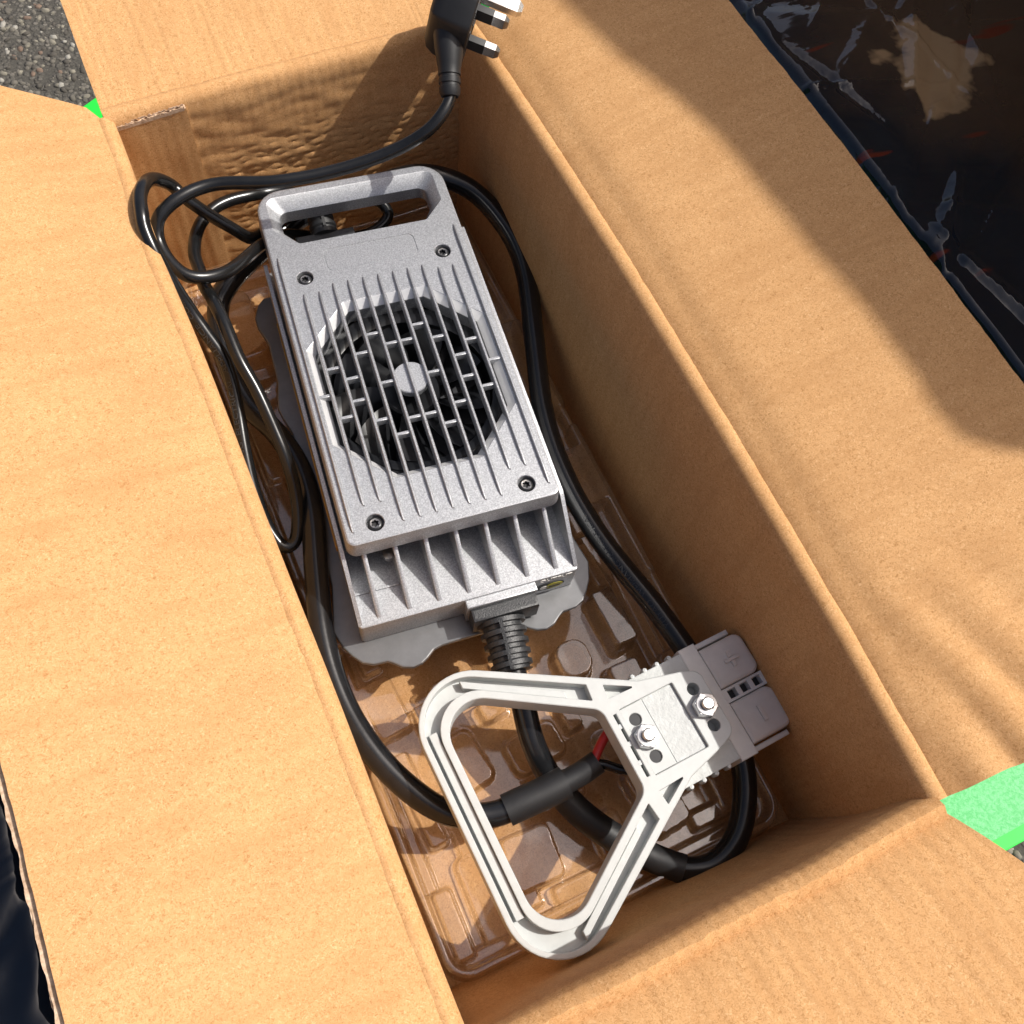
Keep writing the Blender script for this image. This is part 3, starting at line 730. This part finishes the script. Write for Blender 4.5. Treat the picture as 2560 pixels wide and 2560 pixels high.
# ---- top plate
OCT = [(26, 31.8), (-26, 31.8), (-55.6, 2.2), (-55.6, -64.4), (-26, -94.2), (26, -94.2), (55.6, -64.4), (55.6, 2.2)]
HAND = [(-55.6, 122), (-55.6, 96), (-41.6, 82), (41.6, 82), (55.6, 96), (55.6, 122)]
SCR = [(-44.4, 55.1), (44.5, 55.0), (44.6, -117.4), (-44.2, -117.6)]
def circ(c, r, n=20): return [(c[0]+r*math.cos(2*math.pi*i/n), c[1]+r*math.sin(2*math.pi*i/n)) for i in range(n)]
def plate_mesh():
    mb = MB(); z1, z0 = 118.0, 101.5
    out = [(-62.2, -128.4), (62.2, -128.4), (62.2, 128.4), (-62.2, 128.4)]; rad = [5, 5, 17, 17]
    Ls = [[(x, y, z) for x, y in rounded(out, rad, d, 7)] for d, z in ((2.2, z0), (-.4, z0+2.2), (-.9, z0+4), (0, z1-1.5), (.35, z1-.45), (1.3, z1))]
    mb.loops(Ls); tops = [Ls[-1]]; bots = [Ls[0]]
    # handle opening: bevelled on the top and sides only
    def hand(i, zz, j):
        w = i; return [(x, y, zz) for x, y in rounded(ccw([(-55.6+w, 122.6-j), (-55.6+w, 96+w*.3), (-41.6+w*.4, 82), (41.6-w*.4, 82), (55.6-w, 96+w*.3), (55.6-w, 122.6-j)]), [6, 3, 3, 3, 3, 6][::1], 0, 5)]
    HL = [hand(0, z1, 0), hand(.7, z1-.35, .7), hand(6.2, z1-6.5, 7.0), hand(6.4, z1-7, 7.4), hand(6.0, z0, 6.8)]
    mb.loops(HL, flip=True); tops.append(HL[0]); bots.append(HL[-1])
    OL = [[(x, y, z1+dz) for x, y in rounded(ccw(OCT), .8, d, 2)] for d, dz in ((0, 0), (.4, -.25), (4.6, -5.0), (4.8, -5.6), (4.4, -16.5))]
    global BEVEL
    BEVEL = MB(); BEVEL.loops(OL[1:3], flip=True)
    mb.loops(OL[:2], flip=True); mb.loops(OL[2:], flip=True); tops.append(OL[0]); bots.append(OL[-1])
    for c in SCR:
        CL = [[(x, y, z1+dz) for x, y in circ(c, r)] for r, dz in ((5.5, 0), (5.15, -.35), (4.9, -4.2))]
        mb.loops(CL, flip=True); tops.append(CL[0]); tess(mb, [CL[-1]])
    lab = ccw([(-29.6, 56.2), (29.6, 56.2), (29.6, 73.8), (-29.6, 73.8)])
    LL = [[(x, y, z1+dz) for x, y in rounded(lab, 4, d, 4)] for d, dz in ((0, 0), (.2, -.5), (.7, -.5), (1.0, -.2))]
    mb.loops(LL, flip=True); tops.append(LL[0]); tess(mb, [LL[-1]])
    tess(mb, tops); tess(mb, bots)
    return mb
C(plate_mesh(), 'top_plate', M_SILVER); C(BEVEL, 'opening_bevel', M_BEVEL)
def rib(x, y0, y1, w=1.05, h=2.3, depth=4.0):
    mb = MB(); n = 6; L = []
    ys = [y0, y0+1.2, y0+5, y0+14, y1-14, y1-5, y1-1.2, y1]; hs = [-.3, .35, .8, 1, 1, .8, .35, -.3]; ws = [.25, .6, .9, 1, 1, .9, .6, .25]
    for y, hh, ww in zip(ys, hs, ws):
        t = 118+h*hh
        L.append([(x-w*ww*1.15, y, 118-depth), (x-w*ww*1.15, y, 118.05), (x-w*ww*.75, y, t-.3), (x-w*ww*.4, y, t), (x+w*ww*.4, y, t), (x+w*ww*.75, y, t-.3), (x+w*ww*1.15, y, 118.05), (x+w*ww*1.15, y, 118-depth)])
    mb.loops(L, True, True); return mb
PX = 9.54
for i in range(-6, 7):
    a = abs(i)
    y1 = {6: 74.6, 5: 43.7, 4: 43.5}.get(a, 47.8); y0 = {6: -121.5, 5: -107, 4: -107}.get(a, -121.8)
    C(rib(i*PX, y0, y1), 'rib', M_SILVER)
def bar(x0, x1, y):
    mb = MB(); mb.box(x0, x1, y-1.0, y+1.0, 113.2, 118.4, .4); return mb
BARS = [(14.3, 4.4), (23.85, -7.5), (42.9, -14.1), (33.4, -23.4), (52.4, -31.7), (14.3, -31.1), (33.4, -39.2), (42.9, -48.5), (23.85, -55.2), (14.3, -67.2)]
for x, y in BARS:
    for s in (-1, 1):
        C(bar(s*x-PX/2+.9, s*x+PX/2-.9, y), 'cross_bar', M_SILVER)
for y in (-4.9, -58.3):
    for s in (-.5, .5): C(bar(s*PX-PX/2+.9, s*PX+PX/2-.9, y), 'cross_bar', M_SILVER)
mb = MB(); mb.lathe([(0, 112.5), (10.4, 112.5), (10.9, 113), (10.9, 117.0), (10.4, 117.6), (0, 117.6)], (0, -31.2, 0), seg=36); C(mb, 'grille_disc', M_SILVER)
# ---- screws with six-lobed sockets
for c in SCR:
    mb = MB(); z = 113.9
    def lobe(r0, r1, zz, n=24): return [(c[0]+(r0+r1*math.cos(6*2*math.pi*i/n))*math.cos(2*math.pi*i/n+.4), c[1]+(r0+r1*math.cos(6*2*math.pi*i/n))*math.sin(2*math.pi*i/n+.4), zz) for i in range(n)]
    L = [circ3 for circ3 in ([(x, y, z) for x, y in circ(c, 4.45, 24)], [(x, y, z+1.6) for x, y in circ(c, 4.4, 24)], [(x, y, z+2.6) for x, y in circ(c, 3.7, 24)], [(x, y, z+2.9) for x, y in circ(c, 2.9, 24)], lobe(2.0, .38, z+2.8), lobe(1.75, .33, z+.6))]
    L[0] = [(x, y, z) for x, y, _ in L[0]]
    mb.k = 0; mb.loops(L[:4]); mb.k = 1; mb.loops(L[3:5]); mb.k = 2; mb.loops(L[4:], cap1=True)
    C(mb, 'screw', [M_SCREW, M_SCREWB, M_DARK])
# ---- fan under the grille
FC = (0, -31.2)
mb = MB(); mb.lathe([(50, 86), (50, 103), (52.5, 104), (56, 104), (56, 86)], (FC[0], FC[1], 0), seg=48, cap=False)
mb.lathe([(56, 86), (60.5, 86.1), (60.5, 103), (56, 103)], (FC[0], FC[1], 0), seg=48, cap=False)
fan = C(mb, 'fan', M_FAN)
mb = MB(); mb.lathe([(0, 86), (17.5, 86), (17.9, 87), (17.9, 102.5), (16.8, 104), (0, 104)], (FC[0], FC[1], 0), seg=32); mb.build('fan_hub', M_FAN, fan)
NB = 9
blade_me = None
for k in range(NB):
    mb = MB(); rows = []
    for i in range(7):
        r = 17+31.5*i/6; row_t = []; row_b = []
        for j in range(6):
            u = j/5; an = .62*u-.35+.25*(i/6)**1.5; z = 102-13.5*u+1.5*math.sin(u*3.1)*(1+i/6)
            x, y = r*math.cos(an), r*math.sin(an); row_t.append((x, y, z)); row_b.append((x, y, z-1.1))
        rows.append(row_t+row_b[::-1])
    mb.loops(rows, True, True)
    if blade_me is None:
        bl = mb.build('fan_blade', M_FAN, fan); blade_me = bl.data
    else:
        bl = bpy.data.objects.new('fan_blade', blade_me); COL.objects.link(bl); bl.parent = fan
    an = 2*math.pi*k/NB+.3
    bl.location = (FC[0]*.001, FC[1]*.001, 0); bl.rotation_euler = (0, 0, an)
fan.location = (0, 0, 0)
# the fan is built in charger coordinates (children share its offset)
for chd in fan.children:
    chd.location = (chd.location.x, chd.location.y, DZ)
mb = MB()
for a in (.9, 2.4, 3.9, 5.4): 
    x, y = math.cos(a), math.sin(a)
    mb.loops([[(x*r-y*w, FC[1]+y*r+x*w, z) for w, z in ((-2, 85), (2, 85), (2, 87), (-2, 87))] for r in (10, 52)], True, True)
C(mb, 'fan_strut', M_FAN)
# ---- cable gland at the output end
mb = MB(); mb.box(-4, 39.5, -167.5, -161.5, 53, 76.5, .8); C(mb, 'gland_collar', M_SILVER)
mb = MB(); mb.box(-2.4, 38, -176, -167.4, 54, 74.5, 1.6); C(mb, 'gland_block', M_GRAIN)
def relief(name, p0, p1, r0, r1, n, parent, dz, mat=M_GRAIN, groove=.82):
    p0, p1 = Vector(p0), Vector(p1); ax = (p1-p0); Lh = ax.length; prof = [(r0*.6, 0)]
    for i in range(n):
        a = i/n; r = r0+(r1-r0)*a; prof += [(r, Lh*(a+.02/n*5)), (r, Lh*(a+.52/n)), (r*groove, Lh*(a+.58/n)), (r*groove, Lh*(a+.92/n))]
    prof += [(r1, Lh*.985), (r1*.8, Lh)]
    mb = MB(); mb.lathe(prof, p0, ax, 24)
    # spine that bridges the grooves
    return mb
mb = relief('r', (15, -175, 61.5), (13.2, -207, 58), 14.6, 12.2, 5, ch, DZ); gl = C(mb, 'strain_relief', M_GRAIN)
def spine(p0, p1, r0, r1, angs, w=1.6):
    p0, p1 = Vector(p0), Vector(p1); ax = (p1-p0).normalized(); side_ = ax.cross(Vector((0, 0, 1))).normalized(); upv = side_.cross(ax)
    mb = MB()
    for a in angs:
        d = side_*math.sin(a)+upv*math.cos(a); s = ax.cross(d)
        L = []
        for t, r in ((.02, r0), (.97, r1)):
            c = p0.lerp(p1, t)+d*(r-.15); L.append([c+s*w-d*3, c+s*w+d*.25, c-s*w+d*.25, c-s*w-d*3])
        mb.loops(L, True, True)
    return mb
C(spine((15, -175, 61.5), (13.2, -207, 58), 14.6, 12.2, (.15,), 1.0), 'relief_spine', M_GRAIN)
# mains inlet under the handle
mb = MB(); mb.box(-42, -2.5, 97.2, 107.5, 78.5, 95.5, 1.5); C(mb, 'inlet_block', M_GRAIN)
C(relief('r', (-22, 107, 90), (-22, 135, 97), 9.4, 8.0, 5, ch, DZ, groove=.86), 'strain_relief', M_PLUGB)
C(spine((-22, 107, 90), (-22, 135, 97), 9.4, 8.0, (.1,), .9), 'relief_spine', M_PLUGB)
# ---- print on the end face
def flat_text(s, size, origin, mat, name, xdir=(1, 0, 0), ydir=(0, 0, 1), ext=.00015):
    vs, fs = text_mesh(s, size, ext); X, Y = Vector(xdir), Vector(ydir); Z = X.cross(Y)
    me = bpy.data.meshes.new(name)
    me.from_pydata([Vector(origin)+X*v.x+Y*v.y+Z*v.z for v in vs], [], fs); me.materials.append(mat)
    return finish(name, me, ch, False)
flat_text('OUTPUT', .0052, (.0425, -.1627, .0222), M_WPRINT, 'lettering')
mb = MB()
def ell(cx, cz, rx_, rz_, y, n=28, a0=0, a1=2*math.pi): return [(cx+rx_*math.cos(a0+(a1-a0)*i/n), y, cz+rz_*math.sin(a0+(a1-a0)*i/n)) for i in range(n)]
mb.loops([ell(50, 63, 9.5, 5.6, -162.4), ell(50, 63, 9.5, 5.6, -163.0)], False, True); st = C(mb, 'sticker', M_DARK)
mb = MB(); mb.loops([ell(53.0, 63, 5.4, 4.2, -163.1), ell(53.0, 63, 5.4, 4.2, -163.3)], False, True)
y_ = mb.build('yellow_print', M_YEL, st, dz=DZ)
mb = MB(); mb.loops([ell(46.5, 62.4, 2.8, 2.4, -163.1), ell(46.5, 62.4, 2.8, 2.4, -163.3)], False, True); mb.build('white_print', M_WPRINT, st, dz=DZ)
mb = MB(); mb.box(49.5, 56.5, -163.6, -163.4, 61.6, 63.6, .05); mb.build('dark_print', M_DARK, st, dz=DZ)

# ------------------------------------------------------------------ output cable
oc = empty('output_cable', (THICK[0][0], THICK[0][1], 0), 0, 'thick black output cable looped round the charger to the grey connector', 'cable')
def inv(pts, e): return [(p[0]-e.location.x, p[1]-e.location.y, p[2]-e.location.z) for p in pts]
tk, TP, TT, tds = tube('cable_sheath', inv(THICK, oc), .0073, M_RUBT, oc, .002, 18)
CREF = (.12-THICK[0][0], 0-THICK[0][1], .9)
# printed legend on the run along the right wall
def arc_at(P, ds, x, y):
    i = min(range(len(P)), key=lambda k: (P[k].x-x)**2+(P[k].y-y)**2); return i*ds
pr = [p for p in THICK if p[0] > .06 and p[1] > -.1]
LREF = (-.25-THICK[0][0], -.35-THICK[0][1], .75)
s_a = arc_at(TP, tds, THICK[16][0]-THICK[0][0], THICK[16][1]-THICK[0][1])
text_on_tube('lettering', 'YUYAO  WEIHANG  ELECTRICAL', TP, tds, s_a-.012, 1, .0073, LREF, .0050, M_LETTER, oc, 1.2)
tube('heat_shrink', inv(SLEEVE, oc), .0092, M_SHRINK, oc, .0015, 20)
tube('heat_shrink', inv(SLEEVE2, oc), .0068, M_SHRINK, oc, .0015, 18)
tube('red_wire', inv(RED, oc), .0028, M_RED, oc, .0015, 12)
tube('black_wire', inv(BLK, oc), .0028, M_RUB, oc, .0015, 12)
hs = [p for p in THICK[4:9]]
tube('heat_shrink', inv(hs, oc), .0085, M_SHRINK, oc, .0015, 20)

# ------------------------------------------------------------------ mains cord and plug
mc = empty('mains_cord', (CORD[0][0], CORD[0][1], 0), 0, 'black mains cord with a three pin plug coiled left of the charger', 'power cord')
cd, CP, CT, cds = tube('cord_sheath', inv(CORD, mc), .0040, M_RUB, mc, .0015, 14)
s_b = arc_at(CP, cds, CORD[33][0]-CORD[0][0], CORD[33][1]-CORD[0][1])
s_e = arc_at(CP, cds, CORD[43][0]-CORD[0][0], CORD[43][1]-CORD[0][1])
CAMREF = (CAMC[0]-.30-CORD[0][0], CAMC[1]-CORD[0][1], CAMC[2])
i45 = min(range(len(CP)), key=lambda k: (CP[k].x+CORD[0][0]-CORD[47][0])**2+(CP[k].y+CORD[0][1]-CORD[47][1])**2+(CP[k].z-CORD[47][2])**2)
text_on_tube('lettering', 'YUYAO  WEIHANG  ELECTRICAL  APPLIANCE  CO.,LTD', CP, cds, i45*cds, -1, .0040, CAMREF, .0042, M_LETTER, mc, 1.55)
PW, PE, PQ, PP, PS = Vector(PLUG_W), Vector(PLUG_E), Vector(PLUG_Q), Vector(PLUG_P), 1.15
PQ = PQ.normalized(); PE = (PE-PQ*PE.dot(PQ)).normalized(); PW = PE.cross(PQ)
def plug_build(mb, name, mat, parent=mc):
    vs = [PP+(PW*x+PE*y+PQ*z)*PS*.001-mc.location for x, y, z in mb.v]
    me = bpy.data.meshes.new(name); me.from_pydata(vs, [], mb.f)
    mats = mat if isinstance(mat, list) else [mat]
    for m in mats: me.materials.append(m)
    return finish(name, me, parent)
OUTL = [(-14, -17), (14, -17), (24.5, -4), (25, 22), (17, 36), (-17, 36), (-25, 22), (-24.5, -4)]
mb = MB()
Ls = []
for ins, z in ((1.0, 0), (.2, -.8), (0, -3), (.6, -9), (2.0, -16.5), (4.2, -20.6), (8, -22.6)):
    Ls.append([(x, y, z) for x, y in rounded(ccw(OUTL), [6, 6, 7, 8, 8, 8, 8, 7], ins, 4)])
mb.loops(Ls, True, True); pb = plug_build(mb, 'plug_body', M_PLUGB)
# finger grips on both flanks, raised lines and lettering on the pin face
for s in (-1, 1):
    mb = MB(); mb.prism([(s*22.4, -6), (s*25.5, -4), (s*25.9, 16), (s*22.4, 18)], -17, -4, .8, 1.2, 3); plug_build(mb, 'finger_grip', M_DARK)
mb = MB()
for k in range(6): mb.box(-16+k*1.6, -15.2+k*1.6, -6, 20, -.2, .35, .08)
for k in range(5): mb.box(6+k*1.5, 14, 6+k*3, 7.2+k*3, -.2, .35, .08)
mb.box(-7, 7, -11, -10, -.2, .35, .08); mb.box(-5, 5, -8.4, -7.6, -.2, .35, .08); plug_build(mb, 'face_marking', M_PLUGB)
def pin(name, cx, cy, hw, hh, length, sleeve):
    mb = MB(); mb.box(cx-hw, cx+hw, cy-hh, cy+hh, -.5, length-2.2, .25)
    mb.loops([[(cx+sx*w, cy+sy*h, z) for sx, sy in ((-1, -1), (1, -1), (1, 1), (-1, 1))] for w, h, z in ((hw, hh, length-2.4), (hw*.62, hh*.55, length))], False, True)
    p = plug_build(mb, name, M_BRASS)
    if sleeve:
        mb = MB(); mb.box(cx-hw-.12, cx+hw+.12, cy-hh-.12, cy+hh+.12, -.6, 9.2, .2); plug_build(mb, 'pin_sleeve', M_PLUGB, mc)
pin('pin', 11.1, 0, 3.15, 1.98, 17.7, True); pin('pin', -11.1, 0, 3.15, 1.98, 17.7, True); pin('earth_pin', 0, 22.2, 1.98, 3.97, 22.7, False)
r0 = (Vector(RELIEF0)-mc.location)*1000; r1 = (Vector(RELIEF1)-mc.location)*1000; rax = (r0-r1).normalized()
mb = MB(); Lr = (r1-r0).length
mb.lathe([(9.5, -6), (9.0, 3), (7.4, Lr*.42), (6.9, Lr*.50), (6.9, Lr*.60), (6.2, Lr*.61), (6.2, Lr*.66), (6.8, Lr*.67), (6.7, Lr*.76), (6.1, Lr*.77), (6.1, Lr*.82), (6.6, Lr*.83), (6.4, Lr*.93), (5.4, Lr), (3, Lr+.3)], r0, r1-r0, 22)
mb.build('plug_relief', M_PLUGB, mc)

# ------------------------------------------------------------------ battery connector with handle
cn = empty('battery_connector', (.0301, -.189, .048), R_(2.575), 'grey two pole battery connector with pale triangular pull handle', 'connector')
KZ = .085-.048
def K(mb, name, mat, parent=cn, **k): return mb.build(name, mat, parent, dz=KZ if parent is cn else 0, **k)
OUTH = [(-111.5, 100.5), (-111.5, -100.5), (12, -29.5), (38, -22.8), (47.2, -19), (47.2, 19), (38, 22.8), (12, 29.5)]
HOLE = [(-97.5, 76.6), (-97.5, -76.6), (-14, -24.5), (-14, 24.5)]
yo = lambda a: 24.8-.583*(a-12)
yi = lambda a: 28.76-.618*(a+14)
CHAN = [(-15, yo(-15)), (-108.3, yo(-108.3)), (-108.3, -yo(-108.3)), (-15, -yo(-15)), (-16.2, -yi(-16.2)), (-100.7, -yi(-100.7)), (-100.7, yi(-100.7)), (-16.2, yi(-16.2))]
mb = MB()
nuts = [(.3, 0), (38.5, 0)]; HO = [(.3, 11.2), (.3, -11.2), (38.2, 11.2), (38.2, -11.2)]
hole = (HOLE, [19, 19, 9, 9], [(0, 0), (.5, -.35), (.7, -1), (1.0, -15)])
pock = [(CHAN, [27, 27, 27, 27, 18, 21, 21, 18], 8.0)]
pock[0] = (CHAN, [.8, 26, 26, .8, .8, 21, 21, .8], 8.0)
pock += [([(-7.4, 36.6), (9.5, 27.0), (-8.2, 27.6)], .7, 8), ([(-7.4, -36.6), (9.5, -27.0), (-8.2, -27.6)], .7, 8)]
rec = [(-6.0, -20.3), (29.6, -20.3), (29.6, 20.3), (-6.0, 20.3)]
pock += [(rec, 1.2, 2.6), ([(-10.6, -19), (-8, -19), (-8, 19), (-10.6, 19)], .4, 7)]
holes = [hole]
for c in HO[2:]: holes.append((circ(c, 3.9, 18), 0, [(0, 0), (.3, -.3), (.35, -3)]))
plate(mb, OUTH, [30, 30, 3, 4, 11, 11, 4, 3], holes, pock, -16, 0, .8, 14)
K(mb, 'handle_frame', M_WHITE)
# raised ledges in the channel
def ledge(p0, p1, q1, q0, z):
    mb = MB(); mb.prism([p0, p1, q1, q0], -8.2, z, .4); return mb
for s in (-1, 1):
    a0, a1 = -28, -78
    K(ledge((a0, s*(yi(a0)+.9)), (a1, s*(yi(a1)+.9)), (a1, s*(yi(a1)+5.4)), (a0, s*(yi(a0)+5.4)), -2.2), 'channel_ledge', M_WHITE)
K(ledge((-101.4, -50), (-106.0, -50), (-106.0, 54), (-101.4, 54), -2.4), 'channel_ledge', M_WHITE)
# pads, step and washers in the recess
mb = MB(); 
pad = [(-5.4, -19.6), (8.6, -19.6), (8.6, 19.6), (-5.4, 19.6)]
plate(mb, pad, .6, [(circ(c, 3.9, 18), 0, [(0, 0), (.3, -.3), (.35, -.8)]) for c in HO[:2]], [], -2.7, -1.4, .3)
K(mb, 'bolt_pad', M_WHITE)
mb = MB(); mb.box(9.4, 28.6, -19.5, 19.5, -2.7, -2.2, .2); K(mb, 'recess_plate', M_WHITE2)
for c in HO[:2]:
    mb = MB(); mb.lathe([(0, -2.52), (3.6, -2.5), (3.6, -2.45), (0, -2.44)], (c[0], c[1], 0), seg=18); K(mb, 'bolt_hole', M_DARK)
for y in (11.5, 1.0, -10.3):
    mb = MB(); mb.box(-11.2, -7.2, y-1.5, y+1.5, -5, -.9, .6); K(mb, 'peg', M_WHITE)
for i, (x, y) in enumerate(nuts):
    zb = -1.4 if i == 0 else 0
    mb = MB()
    hexp = [(x+7.3*math.cos(math.pi/3*k+.5), y+7.3*math.sin(math.pi/3*k+.5)) for k in range(6)]
    plate(mb, hexp, .3, [], [], zb+.02, zb+5.2, .7, 2)
    nut = K(mb, 'hex_nut', M_STEEL)
    mb = MB(); mb.lathe([(6.0, zb+5.1), (5.8, zb+6.0), (4.2, zb+6.2), (4.1, zb+5.4)], (x, y, 0), seg=24, cap=False); mb.build('nut_collar', M_STEEL, nut, dz=KZ)
    mb = MB(); mb.lathe([(0, zb+3), (3.6, zb+3), (3.6, zb+8.2), (2.9, zb+9.1), (0, zb+9.3)], (x, y, 0), seg=20); mb.build('bolt_end', M_STEEL, nut, dz=KZ)
# pale clamp wings below the handle with rows of pegs
mb = MB(); mb.box(-6, 45.5, -33.4, 33.4, -24, -9.5, .8); K(mb, 'clamp_wing', M_WHITE2)
for s in (-1, 1):
    for a in (38.6, 30.3, 22, 13.6, 5.3):
        mb = MB(); mb.lathe([(0, -17), (1.6, -16.6), (1.7, -11), (1.2, -9.6), (0, -9.3)], (a-(1.5 if s < 0 else 0), s*34.0, 0), seg=12); K(mb, 'peg', M_WHITE)
# housing
mb = MB(); mb.box(45.5, 56.8, -35.4, 35.4, -34, -10.5, 1.0); K(mb, 'housing_collar', M_GREYL)
mb = MB(); mb.box(-8, 46, -31, 31, -34, -22, 1.0); K(mb, 'housing_body', M_GREYL)
for s, nm in ((1, 'positive'), (-1, 'negative')):
    y0, y1 = sorted((s*4.6, s*30.2)); mb = MB()
    Ls = [[(x, y, z) for x, y in rounded([(56.6, y0), (85, y0), (85, y1), (56.6, y1)], [.5, 5.5, 5.5, .5], d, 5)] for d, z in ((1.5, -35), (0, -33), (0, -12.6), (.5, -10.9), (1.8, -10))]
    mb.loops(Ls, True, True); lobe_ = K(mb, 'contact_housing', M_GREY)
    lobe_['label'] = 'grey contact housing with a raised %s sign' % ('plus' if s > 0 else 'minus')
    mb = MB()
    if s > 0: mb.box(66.8, 76.2, 16.2, 18.4, -10.2, -8.3, .45); mb.box(70.4, 72.6, 12.6, 16.1, -10.2, -8.3, .45); mb.box(70.4, 72.6, 18.5, 22, -10.2, -8.3, .45)
    else: mb.box(69.4, 71.6, -22, -12.6, -10.2, -8.3, .45)
    mb.build('polarity_mark', M_GREY, lobe_, dz=KZ)
    y0, y1 = sorted((s*31.4, s*34.6)); mb = MB(); mb.box(56.6, 80.5, y0, y1, -30, -14, .9); K(mb, 'side_rail', M_GREYL)
mb = MB()
plate(mb, [(56.6, -4.2), (86.5, -4.2), (86.5, 4.2), (56.6, 4.2)], [.4, 2, 2, .4], [], [([(a-3.1, -2.9), (a+3.1, -2.9), (a+3.1, 2.9), (a-3.1, 2.9)], .3, 6) for a in (62.5, 71, 79.6)], -30, -12, .5)
K(mb, 'centre_ladder', M_GREYL)
for a in (62.5, 71, 79.6):
    mb = MB(); mb.box(a-2.7, a+2.7, -2.5, 2.5, -17.9, -17.5, .1); K(mb, 'ladder_socket', M_DARK)
